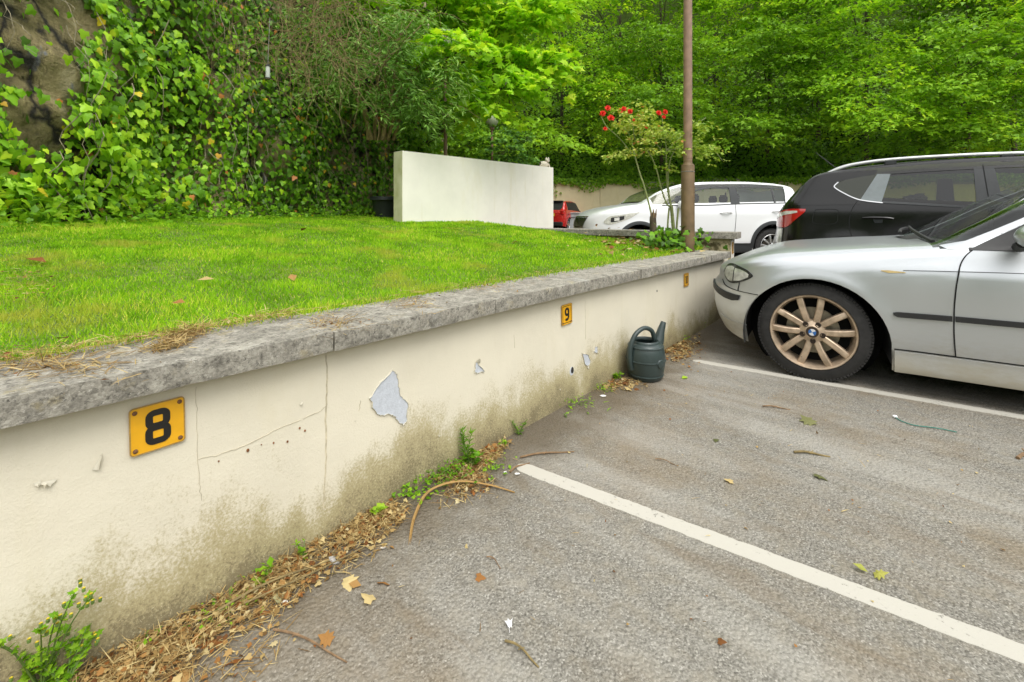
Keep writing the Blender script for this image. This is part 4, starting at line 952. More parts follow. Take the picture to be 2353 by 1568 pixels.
# windscreen surround, black cowl, wipers, quarter trim and mirror
bmw.panel('a_pillar', [(1.33, .912), (1.45, .945), (1.56, 1.005), (1.67, 1.070), (1.85, 1.185), (2.12, 1.325)], [(1.36, .893), (1.46, .903), (1.56, .965), (1.67, 1.035), (1.85, 1.145), (2.12, 1.285)], 'silver_paint', .004, .008, 30, 6, both=True)
bmw.panel('mirror_sail', [(1.47, .908), (1.66, 1.015), (1.80, 1.10)], [(1.47, .90), (1.66, .903), (1.80, .905)], 'black_trim', .004, .01, 14, 6)
bmw.line('window_seal', [(1.45, .900), (1.70, .905), (2.1, .912), (2.6, .922)], .014, 'black_trim', .006)
bmw.line('pillar_seal', [(1.47, .915), (1.55, .958), (1.67, 1.030), (1.85, 1.140), (2.1, 1.27)], .012, 'black_trim', .004)
mb = MB(); cw = []
for k in range(17):
    t = -.60 + 1.20 * k / 16; bow = .13 * (t / .74) ** 2
    cw.append([bmw.w(1.225 + bow, t, .930 - .045 * (t / .74) ** 2), bmw.w(1.27 + bow, t, .934 - .045 * (t / .74) ** 2), bmw.w(1.335 + bow, t, .955 - .045 * (t / .74) ** 2)])
MB().grid(cw).build('cowl_grille', 'black_trim', bmw.root)
for t0, t1 in ((.62, .05), (.05, -.50)):
    wob = [bmw.w(1.235 + .13 * (t / .74) ** 2 + .05 * f, t, .962 - .045 * (t / .74) ** 2 + .05 * f) for f, t in [(k / 10, t0 + (t1 - t0) * k / 10) for k in range(11)]]
    wi = MB().tube(wob, [.012, .009, .007], 8).build('wiper', 'black_trim', bmw.root); MB().tube([p + Vector((0, 0, -.012)) for p in wob[3:]], .005, 6).build('wiper_blade', 'rubber', wi)
mc = bmw.w(1.66, 1.0, .985); rows = []
for i in range(11):
    th = math.pi * i / 10; rows.append([mc + bmw.ex * (.075 * math.cos(th)) + bmw.et * (.10 * math.sin(th) * math.cos(a)) + Vector((0, 0, .065 * math.sin(th) * math.sin(a))) for a in [2 * math.pi * k / 18 for k in range(18)]])
mo = MB().grid(rows, True).build('door_mirror', 'silver_paint', bmw.root); MB().tube([bmw.w(1.64, .84, .92), bmw.w(1.63, .93, .945)], [.028, .024], 10).build('mirror_stalk', 'black_trim', mo)
0 and bmw.line('bonnet_seam', [(.16, .742), (.4, .795), (.7, .836), (1.0, .872), (1.28, .905)], .004, 'gap_dark', .003)
bmw.panel('b_pillar', [(2.55, 1.33), (2.68, 1.34)], [(2.56, .92), (2.66, .925)], 'black_trim', .004, .01, 4, 8, both=True)

# black family estate, reversed into the bay behind
KP = Vector((.45, 5.95, 0)); kr = onP(1775, 500, KP, E2); KL = 4.53
ko = Vector((kr.x, kr.y, 0)) + E1 * (KL - .02) + E2 * .885; kz = ground_z(6.6)
R_ = lambda *a: [(KL - x, z - kz) for x, z in a]     # stations measured from the tail
kp = dict(L=KL, W=.89, rf=.7, nf=2.6, rr=.42, nr=3.2, cowl=1.2, roof0=2.0, roof1=KL - .50, tail=KL - .18, glass1=KL - .56, ra=.41, azc=.37, hubs=(.90, KL - .70), flare=.018, fw=.09, floor=.2, hr=.02,
          belt=[(0, .78), (.4, .90), (1.2, 1.0), (2.0, 1.06), (2.7, 1.12), (3.2, 1.155), (3.75, 1.20), (4.1, 1.20), (4.35, 1.17), (4.53, 1.0)],
          top=[(0, .84), (.4, .97), (.9, 1.06), (1.2, 1.1), (1.6, 1.35), (2.0, 1.54), (2.4, 1.585), (3.0, 1.59), (3.5, 1.57), (3.8, 1.545), (4.03, 1.51), (4.12, 1.48), (4.30, 1.32), (4.42, 1.20), (4.53, 1.05)],
          bottom=[(0, .28), (.3, .24), (1.4, .22), (3.3, .22), (4.2, .30), (4.53, .34)],
          sec=[(.2, .93), (.3, .965), (.4, .975), (.6, .99), (.8, 1.0), (.95, 1.0), (1.06, .995), (1.12, .985), (1.2, .955)],
          stern=[(.3, .05), (.5, .0), (.75, .0), (.9, .02), (1.05, .03), (1.2, .06)], seats=((2.35, 2), (3.15, 3)))
blk_car = Car(ko, -E1, -E2, kp, 'black estate car with silver roof rails behind the silver saloon', kz).shell(dict(body='black_paint', windscreen='clear_glass', rear_window='privacy_glass', side_glass='privacy_glass'))
for hh in kp['hubs']:
    for sg in (1, -1): blk_car.wheel(hh, .86, .345, .235, .2, 'alloy_grey', 10, True, 0, .3, False, sg)
tl = blk_car.panel('tail_light', R_((.0, 1.03), (.03, 1.115), (.14, 1.155), (.25, 1.160), (.33, 1.158)), R_((.0, .985), (.03, .958), (.14, .96), (.22, 1.03), (.325, 1.13)), 'lamp_red', .008, .02, 24, 8, ease=True)
blk_car.panel('reversing_lens', R_((.025, 1.09), (.10, 1.128), (.18, 1.138), (.25, 1.138)), R_((.025, 1.05), (.10, 1.088), (.18, 1.105), (.25, 1.118)), 'lamp_clear', .011, .006, 16, 4, parent=tl, ease=True)
blk_car.panel('bumper_reflector', R_((.04, .935), (.10, .94)), R_((.045, .74), (.09, .745)), 'lamp_clear', .006, .01, 6, 8)
qd = blk_car.panel('quarter_window', R_((.585, 1.395), (.63, 1.445), (.78, 1.485), (.955, 1.508)), R_((.585, 1.385), (.66, 1.325), (.76, 1.265), (.80, 1.248)), 'privacy_glass', .006, .006, 20, 6, ease=True)
blk_car.panel('d_pillar', R_((.10, 1.26), (.30, 1.42), (.42, 1.515), (.60, 1.545), (.95, 1.56)), R_((.10, 1.20), (.30, 1.20), (.56, 1.20), (.70, 1.20), (.80, 1.20)), 'black_paint', .003, .008, 26, 8, both=True)
blk_car.line('chrome_strip', R_((.62, 1.44), (.585, 1.40), (.60, 1.372), (.66, 1.325), (.76, 1.262), (.85, 1.235), (.98, 1.214)), .009, 'chrome', .009)
blk_car.panel('c_pillar', R_((.945, 1.512), (1.045, 1.508), (1.05, 1.508)), R_((.80, 1.245), (.90, 1.225), (.968, 1.216)), 'grey_pillar', .008, .01, 10, 8, both=True)
blk_car.panel('c_pillar', R_((1.045, 1.508), (1.05, 1.508)), R_((.968, 1.36), (.97, 1.218)), 'grey_pillar', .008, .01, 4, 8)
blk_car.panel('b_pillar', R_((1.65, 1.535), (1.715, 1.54), (1.785, 1.53)), R_((1.65, 1.165), (1.735, 1.15), (1.83, 1.14)), 'grey_trim', .006, .01, 8, 8, both=True)
blk_car.line('pillar_split', R_((1.713, 1.56), (1.725, 1.35), (1.738, 1.14)), .006, 'gap_dark', .0085)
blk_car.line('window_frame', R_((.98, 1.516), (1.2, 1.524), (1.6, 1.535), (2.0, 1.535), (2.4, 1.53)), .022, 'black_trim', .006)
blk_car.line('belt_strip', R_((.85, 1.232), (1.1, 1.212), (1.65, 1.165), (2.3, 1.12)), .020, 'grey_trim', .007)
kd = blk_car.line('door_gap', R_((.778, 1.236), (.735, 1.16), (.709, 1.05), (.712, .95), (.735, .86), (.80, .72)), .007)
blk_car.line('door_gap', R_((1.74, 1.14), (1.75, .9), (1.76, .5)), .007)
blk_car.line('fuel_flap', R_((.42, 1.15), (.60, 1.15), (.613, 1.08), (.585, 1.004), (.41, 1.004), (.395, 1.07), (.42, 1.15)), .005)
hd2 = MB().tube(catmull([blk_car.wp(blk_car.P(*q, .03)) for q in R_((.815, 1.062), (.88, 1.066), (1.0, 1.064), (1.06, 1.056))], 4), [.010, .017, .016, .010], 10, flat=.8).build('door_handle', 'black_paint', blk_car.root)
blk_car.panel('handle_cup', R_((.90, 1.050), (.98, 1.05)), R_((.915, 1.015), (.975, 1.015)), 'grey_trim', .004, .004, 8, 4, parent=hd2)
rl = catmull([blk_car.w(KL - r, .66, z - kz) for r, z in ((.52, 1.545), (.64, 1.60), (.78, 1.637), (1.06, 1.665), (1.5, 1.672), (1.9, 1.665), (2.3, 1.64), (2.55, 1.58))], 6)
rr_ = MB().tube(rl, [.016, .022, .019, .018, .018, .018, .02, .012], 10).build('roof_rail', 'satin_rail', blk_car.root)
rl2 = catmull([blk_car.w(KL - r, -.66, z - kz) for r, z in ((.52, 1.545), (.78, 1.637), (1.5, 1.672), (2.3, 1.64), (2.55, 1.58))], 6); MB().tube(rl2, .018, 8).build('roof_rail', 'satin_rail', blk_car.root)
Mk = Matrix((blk_car.ex, blk_car.et, Vector((0, 0, 1)))).transposed()
for r in (1.06, 1.9): MB().box(blk_car.w(KL - r, .66, 1.625 - kz), (.10, .03, .075), M=Mk, bev=.01).build('rail_foot', 'grey_trim', rr_)
sp_ = [[blk_car.w(KL - r, t, z - kz) for t in np.linspace(-.62, .62, 13)] for r, z in ((.56, 1.545), (.46, 1.552), (.385, 1.538), (.385, 1.515), (.44, 1.50))]
MB().grid(sp_).build('roof_spoiler', 'black_paint', blk_car.root)
MB().tube([blk_car.w(KL - .70, .0, 1.58 - kz), blk_car.w(KL - .42, .0, 1.86 - kz)], [.006, .003], 6).build('aerial', 'black_trim', blk_car.root)
MB().box(blk_car.w(KL - .03, .70, .70 - kz), (.10, .25, .10), M=Mk, bev=.03).build('bumper_corner', 'grey_trim', blk_car.root)

# white sport utility car beyond the short wall, turned a little towards the viewer
wx_ = Vector((.684, .730, 0)).normalized(); wt_ = Vector((wx_.y, -wx_.x, 0)); wm_ = at(1590, 500, 8.6); WZ = .125
wo2 = Vector((wm_.x, wm_.y, 0)) - wx_ * 2.02 - wt_ * .925
wp_ = dict(L=4.50, W=.925, rf=.75, nf=2.7, rr=.6, nr=3.0, cowl=1.10, roof0=2.02, roof1=4.05, tail=4.32, glass1=3.98, ra=.40, azc=.385, hubs=(.99, 3.66), flare=.015, fw=.08, floor=.22, hr=.02,
           belt=[(0, .84), (.2, .93), (.5, 1.02), (.9, 1.10), (1.3, 1.145), (2.0, 1.16), (2.8, 1.175), (3.6, 1.195), (4.0, 1.20), (4.3, 1.18), (4.5, 1.0)],
           top=[(0, .90), (.12, .99), (.35, 1.075), (.7, 1.15), (1.10, 1.205), (1.41, 1.40), (1.757, 1.53), (2.02, 1.59), (2.5, 1.618), (3.13, 1.625), (3.72, 1.60), (4.05, 1.56), (4.32, 1.49), (4.42, 1.3), (4.5, 1.05)],
           bottom=[(0, .26), (.4, .24), (1.5, .24), (3.2, .24), (4.1, .30), (4.5, .34)],
           sec=[(.2, .93), (.3, .955), (.40, .965), (.41, .975), (.6, .99), (.8, 1.0), (.95, 1.0), (1.06, .985), (1.2, .955)],
           nose=[(.25, .10), (.4, .03), (.6, 0), (.8, .02), (.95, .08)], stern=[(.3, .08), (.5, 0), (.8, 0), (1.0, .03), (1.2, .08)], seats=((2.30, 2), (3.12, 3)))
white = Car(wo2, wx_, wt_, wp_, 'white sport utility car seen side on beyond the short wall', WZ).shell(dict(body='white_paint', windscreen='clear_glass', rear_window='tint_glass', side_glass='clear_glass'))
for hh in wp_['hubs']:
    for sg in (1, -1): white.wheel(hh, .89, .355, .24, .2, 'alloy_grey', 10, True, 0, .2, False, sg)
cw_ = lambda *a: [(x * .935 + .13, (z - 1.1) * .935 + .975) for x, z in a]
# front face panels are addressed by (t, z): find the station where the flank is that wide
def face_pt(car, t, z, off):
    lo, hi = 0.0, car.p['rf']
    for _ in range(30):
        mid = (lo + hi) / 2
        if car.low_t(mid, z) < abs(t): lo = mid
        else: hi = mid
    return car.w(car.warp(lo, z) - off, t, z)
def face_panel(car, name, tl_, tr_, mat, off, n=16, m_=8, parent=None, thick=.03):
    rows = []; back = []
    for i in range(n + 1):
        f = i / n; r = []; q = []
        for j in range(m_ + 1):
            g = j / m_; t = tl_[0][0] + (tl_[1][0] - tl_[0][0]) * f; t2 = tr_[0][0] + (tr_[1][0] - tr_[0][0]) * f; z1 = tl_[0][1] + (tl_[1][1] - tl_[0][1]) * f; z2 = tr_[0][1] + (tr_[1][1] - tr_[0][1]) * f
            r.append(face_pt(car, t + (t2 - t) * g, z1 + (z2 - z1) * g, off))
        rows.append(r)
    return MB().grid(rows).build(name, mat, parent or car.root)
gr = face_panel(white, 'grille', ((-.50, .915), (.50, .915)), ((-.40, .735), (.40, .735)), 'black_trim', .008, 24, 8)
for k in range(9):
    z = .75 + k * .019; hw = .41 + .09 * (z - .735) / .18
    MB().tube([face_pt(white, -hw + 2 * hw * i / 16, z, .014) for i in range(17)], .004, 5).build('grille_bar', 'chrome', gr)
face_panel(white, 'grille_surround', ((-.53, .940), (.53, .940)), ((-.51, .918), (.51, .918)), 'chrome', .012, 24, 2, gr); face_panel(white, 'grille_surround', ((-.41, .732), (.41, .732)), ((-.39, .715), (.39, .715)), 'chrome', .012, 24, 2, gr)
bc = face_pt(white, 0.12, .83, .02); Mb = Matrix((wt_, Vector((0, 0, 1)), -wx_)).transposed()
MB().prism([(-.055, .06), (.055, .06), (.05, -.01), (0, -.07), (-.05, -.01)], face_pt(white, .10, .83, .014), wt_, Vector((0, 0, 1)), -wx_, .012).build('badge', 'chrome', gr, smooth=False)
whl = white.panel('headlight', cw_((.20, .96), (.26, 1.03), (.33, 1.065), (.51, 1.085), (.70, 1.115), (.92, 1.145)), cw_((.20, .93), (.28, .895), (.38, .905), (.51, .94), (.72, 1.02), (.92, 1.138)), 'lamp_shell', .005, .02, 26, 6, ease=True)
white.panel('headlight_lens', cw_((.33, 1.03), (.45, 1.05), (.6, 1.07)), cw_((.33, .94), (.45, .955), (.6, 1.0)), 'black_trim', .008, .004, 12, 4, parent=whl, ease=True)
white.panel('projector', cw_((.40, 1.03), (.50, 1.04)), cw_((.40, .965), (.50, .975)), 'lamp_clear', .013, .006, 8, 4, parent=whl)
white.panel('b_pillar', cw_((2.88, 1.66), (2.96, 1.66), (3.04, 1.66)), cw_((2.875, 1.31), (2.96, 1.315), (3.065, 1.32)), 'grey_trim', .005, .01, 8, 6, both=True)
white.panel('quarter_divider', cw_((3.805, 1.64), (3.84, 1.64)), cw_((3.82, 1.335), (3.855, 1.335)), 'grey_trim', .005, .01, 4, 6, both=True)
white.panel('d_pillar', cw_((4.10, 1.66), (4.35, 1.64), (4.5, 1.50)), cw_((4.06, 1.335), (4.3, 1.335), (4.48, 1.335)), 'white_paint', .004, .01, 14, 6, both=True)
white.line('window_surround', cw_((1.50, 1.30), (1.9, 1.50), (2.2, 1.60), (2.5, 1.655), (2.9, 1.672), (3.5, 1.668), (4.1, 1.635)), .030, 'grey_trim', .006)
white.line('belt_strip', cw_((1.4, 1.285), (2.3, 1.285), (3.1, 1.318), (4.08, 1.338)), .016, 'grey_trim', .006)
white.line('window_surround', cw_((4.10, 1.64), (4.085, 1.50), (4.06, 1.335)), .018, 'grey_trim', .006)
white.line('door_gap', cw_((2.965, 1.31), (2.96, 1.06), (2.94, .78), (2.93, .5)), .008, 'gap_dark'); white.line('door_gap', cw_((1.62, 1.25), (1.60, 1.0), (1.66, .7), (1.75, .5)), .008, 'gap_dark'); white.line('door_gap', cw_((4.02, 1.30), (3.98, 1.15), (3.9, 1.0), (3.72, .85)), .008, 'gap_dark')
for a, b in (((2.62, 1.13), (2.88, 1.14)), ((3.75, 1.16), (3.96, 1.165))):
    q = cw_(a, b); MB().tube(catmull([white.wp(white.P(q[0][0], q[0][1], .012)), white.wp(white.P((q[0][0] + q[1][0]) / 2, (q[0][1] + q[1][1]) / 2 + .004, .045)), white.wp(white.P(q[1][0], q[1][1], .012))], 5), [.010, .016, .010], 8).build('door_handle', 'white_paint', white.root)
white.panel('sill_cladding', [(1.42, .42), (2.4, .42), (3.22, .42)], [(1.40, .245), (2.4, .245), (3.24, .245)], 'grey_trim', .012, .03, 20, 5)
for hh in wp_['hubs']:
    mb = MB(); rows = []
    for k in range(33):
        a = math.radians(-8 + 196 * k / 32); rows.append([white.wp(white.P(hh + r * math.cos(a), .385 + r * math.sin(a), o)) for r, o in ((.398, -.02), (.400, .014), (.43, .016), (.462, .012), (.465, -.004))])
    mb.grid(rows).build('arch_trim', 'grey_trim', white.root)
mw = white.w(1.80, 1.00, 1.16); rows = []
for i in range(11):
    th = math.pi * i / 10; rows.append([mw + white.ex * (.09 * math.cos(th)) + white.et * (.11 * math.sin(th) * math.cos(a)) + Vector((0, 0, .085 * math.sin(th) * math.sin(a))) for a in [2 * math.pi * k / 16 for k in range(16)]])
wm2 = MB().grid(rows, True).build('door_mirror', 'white_paint', white.root); MB().tube([white.w(1.80, .84, 1.13), white.w(1.80, .94, 1.13)], .03, 8).build('mirror_stalk', 'black_trim', wm2)
for t0, t1 in ((.65, .05), (.0, -.6)): MB().tube([white.w(1.13 + .04 * abs(t), t, 1.225 - .03 * t * t) for t in np.linspace(t0, t1, 8)], .010, 6).build('wiper', 'black_trim', white.root)
for t in (): MB().tube(catmull([white.w(a, t, z) for a, z in ((2.2, 1.60), (2.4, 1.645), (3.1, 1.66), (3.8, 1.63), (4.0, 1.575))], 5), .016, 8).build('roof_rail', 'satin_rail', white.root)

# red hatchback far behind, only its tail shows past the screen wall
rx_ = Vector((.30, -.955, 0)).normalized()     # rearwards: towards the viewer
rt_ = Vector((-rx_.y, rx_.x, 0)); rt_ = -rt_ if rt_.dot(Vector((RT[0], RT[1], 0))) < 0 else rt_
rc_ = at(1287, 500, 20.5); RZ = ground_z(rc_.y); RL = 3.9
ro_ = Vector((rc_.x, rc_.y, 0)) - rx_ * RL - rt_ * .62
rp_ = dict(L=RL, W=.84, rf=.6, nf=2.6, rr=.35, nr=3.6, cowl=1.0, roof0=1.75, roof1=3.35, tail=3.70, glass1=3.3, ra=.34, azc=.32, hubs=(.75, 3.2), flare=.01, floor=.2,
           belt=[(0, .65), (1.0, .88), (2, .93), (3.3, .97), (3.7, .95), (3.9, .85)], top=[(0, .7), (.5, .86), (1.0, .95), (1.4, 1.22), (1.75, 1.40), (2.4, 1.44), (3.35, 1.40), (3.55, 1.2), (3.70, 1.0), (3.9, .88)],
           bottom=[(0, .25), (.5, .2), (3.4, .2), (3.9, .28)], sec=[(.2, .92), (.35, .97), (.6, 1.0), (.8, .99), (1.0, .95)], seats=((2.0, 2),))
red = Car(ro_, rx_, rt_, rp_, 'red hatchback in the distance, showing only its tail past the screen wall', RZ).shell(dict(body='red_paint', windscreen='black_trim', rear_window='black_trim', side_glass='black_trim', tailgate='red_paint'))
for hh in rp_['hubs']:
    for sg in (1, -1): red.wheel(hh, .80, .30, .2, .18, 'alloy_grey', 5, False, 0, 0, False, sg)
Mr = Matrix((rx_, rt_, Vector((0, 0, 1)))).transposed()
MB().box(red.w(RL + .012, .10, .78), (.012, .52, .12), M=Mr).build('number_plate', 'uk_yellow', red.root, smooth=False)
MB().box(red.w(RL - .02, 0, .36), (.12, 1.45, .20), M=Mr, bev=.03).build('bumper_insert', 'black_trim', red.root)
for t in (-.68, .68): MB().box(red.w(RL - .10, t, .88), (.16, .16, .20), M=Mr, bev=.03).build('tail_light', 'lamp_red', red.root)
MB().box(red.w(3.40, 0, 1.42), (.26, 1.15, .035), M=Mr, bev=.012).build('roof_spoiler', 'black_trim', red.root)
# ---------------------------------------------------------------- grass
def px_of(p):
    d = FW[0] * p[0] + FW[1] * p[1]; q = RT[0] * p[0] + RT[1] * p[1]
    return CXP + q / d * FOC, HORY - (p[2] - CAM_H) / d * FOC, d
def foot_x(y): return float(np.interp(y, [p[1] for p in FOOT], [p[0] for p in FOOT]))
n0 = 520000; X = RNG.uniform(-6.7, WX - .238, n0); Y = RNG.uniform(-1.0, 5.15, n0); D = FW[0] * X + FW[1] * Y
FX = np.interp(Y, [p[1] for p in FOOT], [p[0] for p in FOOT]); u_ = (RT[0] * X + RT[1] * Y) / np.maximum(D, .1)
fy = W2O.y - (X - W2O.x) * -math.tan(BAY) - .02
k_ = (D > .5) & (X > FX - .1) & (np.abs(u_) < 1.2) & (RNG.random(n0) < np.clip((1.9 / np.maximum(D, .3)) ** 1.15, 0, 1) * .9) & (Y < fy) & ~((X < BX + .02) & (X > BX - .22) & (Y > BY0 - .02)) & (np.hypot(X - lp.x, Y - lp.y) > .085)
X, Y, D = X[k_], Y[k_], D[k_]; n = len(X)
Z = np.array([lawn_z(x, y) for x, y in zip(X, Y)])
pat = np.array([mnoise.noise((x * 1.3, y * 1.3, 9)) for x, y in zip(X, Y)]); pat2 = np.array([mnoise.noise((x * 4.5, y * 4.5, 3)) for x, y in zip(X, Y)])
edge = np.exp(-((WX - .26 - X) / .10) ** 2)
hgt = (.015 + .019 * RNG.random(n)) * (1 + .45 * pat + .7 * np.maximum(pat2, 0)) * (1 + 1.1 * edge * (RNG.random(n) < .5))
A = np.stack([RNG.normal(0, .45, n) + .75 * edge * RNG.random(n), RNG.normal(0, .45, n), np.ones(n)], 1); N = rdir(n, -.3, .3)
rn = np.clip(.46 + .42 * pat2 + .22 * pat + RNG.normal(0, .22, n), 0, .93); dry = RNG.random(n) < (.03 + .45 * np.clip(pat - .12, 0, 1) + .30 * np.exp(-((WX - .26 - X) / .16) ** 2) * (Y < 1.2) + .12 * np.exp(-((WX - .26 - X) / .10) ** 2)); rn[dry] = RNG.uniform(.93, 1, dry.sum())
tag(leaves('grass', 'blade', np.stack([X, Y, Z - .004], 1), A, N, hgt * np.where(dry, 1.0, 1), 'grass_blade', None, (-4, 2, .8), rn, .0034 * np.maximum(1, D / 2.0)), 'short bright green lawn grass filling the raised plot', 'grass', kind='stuff')

# ---------------------------------------------------------------- ivy on the rock face
ivy = empty('ivy', bank_pt(5.5, 0)[0], 'dense green ivy with yellowing leaves climbing the rock face behind the lawn', 'ivy')
BARE = [(60, 45, 150, 85, .96), (20, 130, 60, 70, .75), (95, 190, 62, 110, .93), (55, 265, 55, 85, .93), (180, 90, 45, 70, .6), (250, 180, 25, 60, .5), (790, 340, 60, 60, .5), (30, 420, 0, 0, 0), (120, 330, 40, 50, .7), (170, 500, 60, 22, .7)]
def bare(p):
    x, y, d = px_of(p); pr = 0
    for cx, cy, rx, ry, f in BARE:
        if rx and ((x - cx) / rx) ** 2 + ((y - cy) / ry) ** 2 < 1 + .35 * mnoise.noise((x * .02, y * .02, 0)): pr = max(pr, f)
    return pr
rows = []
tries = 0
while len(rows) < 27000 and tries < 110000:
    tries += 1; q = random.uniform(1.6, 12.2); z = random.uniform(-.05, 4.4) * (random.random() ** .12); p, nrm = bank_pt(q, z)
    x, y, d = px_of(p)
    if d < .8 or x < -140 or x > 1010 or y < -140: continue
    if random.random() < bare(p): continue
    dens = .5 + .5 * mnoise.noise((q * 1.6, z * 1.6, 11))
    if random.random() > .45 + .75 * dens: continue
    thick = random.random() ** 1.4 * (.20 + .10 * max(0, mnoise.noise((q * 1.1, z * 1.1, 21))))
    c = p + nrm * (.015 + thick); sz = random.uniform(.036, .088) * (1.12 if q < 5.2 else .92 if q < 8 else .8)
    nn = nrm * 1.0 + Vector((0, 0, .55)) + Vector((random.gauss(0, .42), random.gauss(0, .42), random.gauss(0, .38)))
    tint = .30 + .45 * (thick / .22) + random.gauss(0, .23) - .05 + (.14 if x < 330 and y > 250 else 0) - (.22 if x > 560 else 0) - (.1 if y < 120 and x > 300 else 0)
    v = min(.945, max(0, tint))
    if random.random() < .012: v = random.uniform(.955, .985)
    if random.random() < .006: v = 1.0
    rows.append((c, Vector((random.gauss(0, .5), random.gauss(0, .5), -1.0)), nn, sz, v, x, y, thick, d))
rows.sort(key=lambda r: -(r[3] / r[8]) * (1 + 8 * r[7]) * (1 if -5 < r[5] < 900 and 0 < r[6] < 500 else .01))
big, rest = rows[:290], rows[290:]
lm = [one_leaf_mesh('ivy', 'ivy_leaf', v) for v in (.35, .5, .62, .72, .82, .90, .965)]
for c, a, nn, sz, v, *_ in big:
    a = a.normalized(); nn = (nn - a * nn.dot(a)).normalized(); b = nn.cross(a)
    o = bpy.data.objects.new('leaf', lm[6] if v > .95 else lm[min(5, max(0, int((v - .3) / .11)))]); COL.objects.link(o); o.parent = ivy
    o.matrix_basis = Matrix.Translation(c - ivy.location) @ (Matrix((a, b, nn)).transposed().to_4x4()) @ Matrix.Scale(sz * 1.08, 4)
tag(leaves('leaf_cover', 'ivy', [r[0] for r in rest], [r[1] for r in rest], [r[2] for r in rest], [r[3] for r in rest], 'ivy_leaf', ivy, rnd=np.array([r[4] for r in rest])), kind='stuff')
mb = MB()
for k in range(170):
    q = random.uniform(2, 10.5); z = random.uniform(.6, 4.2); p, nrm = bank_pt(q, z)
    if px_of(p)[2] < .8: continue
    L = random.uniform(.3, 1.3); pts = []; q2 = q
    for i in range(9):
        zz = z - L * i / 8
        if zz < 0: break
        q2 += random.gauss(0, .025); pp, n2 = bank_pt(q2, zz); pts.append(pp + n2 * (.05 + .10 * math.sin(i * .7 + k) ** 2 + .06 * (k % 3)))
    if len(pts) > 2: mb.tube(pts, [random.uniform(.0025, .0055), .0015], 5, cap=False)
tag(mb.build('vine_stems', 'vine_stem', ivy), kind='stuff')
# nettles, ferns and seedlings at the foot of the rock
rows = []
for k in range(2600):
    q = random.uniform(1.8, 9.5); p, nrm = bank_pt(q, 0); off = random.random() ** 1.6 * .55; c = p + nrm * (.06 + off); c.z = lawn_z(c.x, c.y) + random.random() * (.30 * (1 - off / .7)) * (1.5 if q < 4.6 else .7)
    rows.append((c, Vector((random.gauss(0, 1), random.gauss(0, 1), random.gauss(.1, .5))), Vector((random.gauss(0, .5), random.gauss(0, .5), 1)), random.uniform(.03, .075) * (1.25 if q < 4.4 else .8)))
tag(leaves('undergrowth', 'oval', [r[0] for r in rows], [r[1] for r in rows], [r[2] for r in rows], [r[3] for r in rows], 'weed_leaf', None, (-5.6, 1, 1), RNG.random(len(rows)) * .8), 'low leafy undergrowth along the foot of the rock face', 'undergrowth', kind='stuff')
def fern(px, py, d, n, L, label):
    b = at(px, py, d); o = empty('fern', b, label, 'fern')
    for i in range(n):
        a = 2 * math.pi * i / n + random.uniform(-.2, .2); dr = Vector((math.cos(a), math.sin(a), 0)); pts = catmull([b, b + dr * L * .3 + Vector((0, 0, L * .45)), b + dr * L * .75 + Vector((0, 0, L * .42)), b + dr * L * 1.0 + Vector((0, 0, L * .15))], 6)
        sd_ = dr.cross(Vector((0, 0, 1))); w = L * .09
        r = [[p - sd_ * w * math.sin(math.pi * min(1, .12 + .88 * k / (len(pts) - 1))) * (1 + .25 * (k % 2)), p + Vector((0, 0, -.004)), p + sd_ * w * math.sin(math.pi * min(1, .12 + .88 * k / (len(pts) - 1))) * (1 + .25 * (k % 2))] for k, p in enumerate(pts)]
        f = MB().grid(r).build('frond', 'weed_leaf', o); me = f.data; at2 = me.attributes.new('rnd', 'FLOAT', 'POINT'); at2.data.foreach_set('value', [random.uniform(.4, .8)] * len(me.vertices))
fern(250, 372, 4.1, 7, .22, 'tongue shaped fern fronds sprouting from the mossy rock')
# dead brown stems hanging from the overhang
mb = MB()
for k in range(300):
    px = random.gauss(730, 55) if k < 190 else random.uniform(500, 850); p = at(px, random.uniform(-100, 150), random.uniform(4.9, 5.8)); hd_ = random.gauss(0, 1.1) if k % 4 else random.uniform(-2.4, 2.4); cv = random.gauss(0, .22); pts = [p]
    st_ = random.uniform(.05, .13)
    for i in range(9):
        hd_ += cv + random.gauss(0, .22); hd_ *= .93
        p = p + (Vector((RT[0], RT[1], 0)) * math.sin(hd_) + Vector((0, 0, -math.cos(hd_)))) * st_ + Vector((FW[0], FW[1], 0)) * random.gauss(0, .03); pts.append(p)
    mb.tube(pts, [random.uniform(.002, .0042), .0012], 4, cap=False)
tag(mb.build('dead_stems', 'dry_stem', None, at(715, 60, 5.4)), 'tangle of dry brown stems hanging from the overhang', 'dead stems', kind='stuff')

# ---------------------------------------------------------------- trees and shrubs
def spray(c, dr, L, W, n, size, out, up=.55, droop=.22):
    dr = np.array(dr, float); dr /= np.linalg.norm(dr); sd2 = np.cross(dr, (0, 0, 1)); sd2 /= max(1e-6, np.linalg.norm(sd2)); c = np.array(c, float)
    u = RNG.random(n) ** .8; v = RNG.uniform(-1, 1, n) * (1 - .55 * u); P = c + np.outer(u * L, dr) + np.outer(v * W, sd2) + np.outer(-droop * L * u * u + RNG.normal(0, .028 * L, n), (0, 0, 1))
    Aa = dr * .7 + np.outer(np.sign(v) * .55, sd2) + RNG.normal(0, .35, (n, 3)) + np.array((0, 0, -.25)); Nn = np.array((0, 0, 1.)) + RNG.normal(0, up, (n, 3)) - dr * -.25
    out[0].append(P); out[1].append(Aa); out[2].append(Nn); out[3].append(RNG.uniform(.7, 1.25, n) * size)
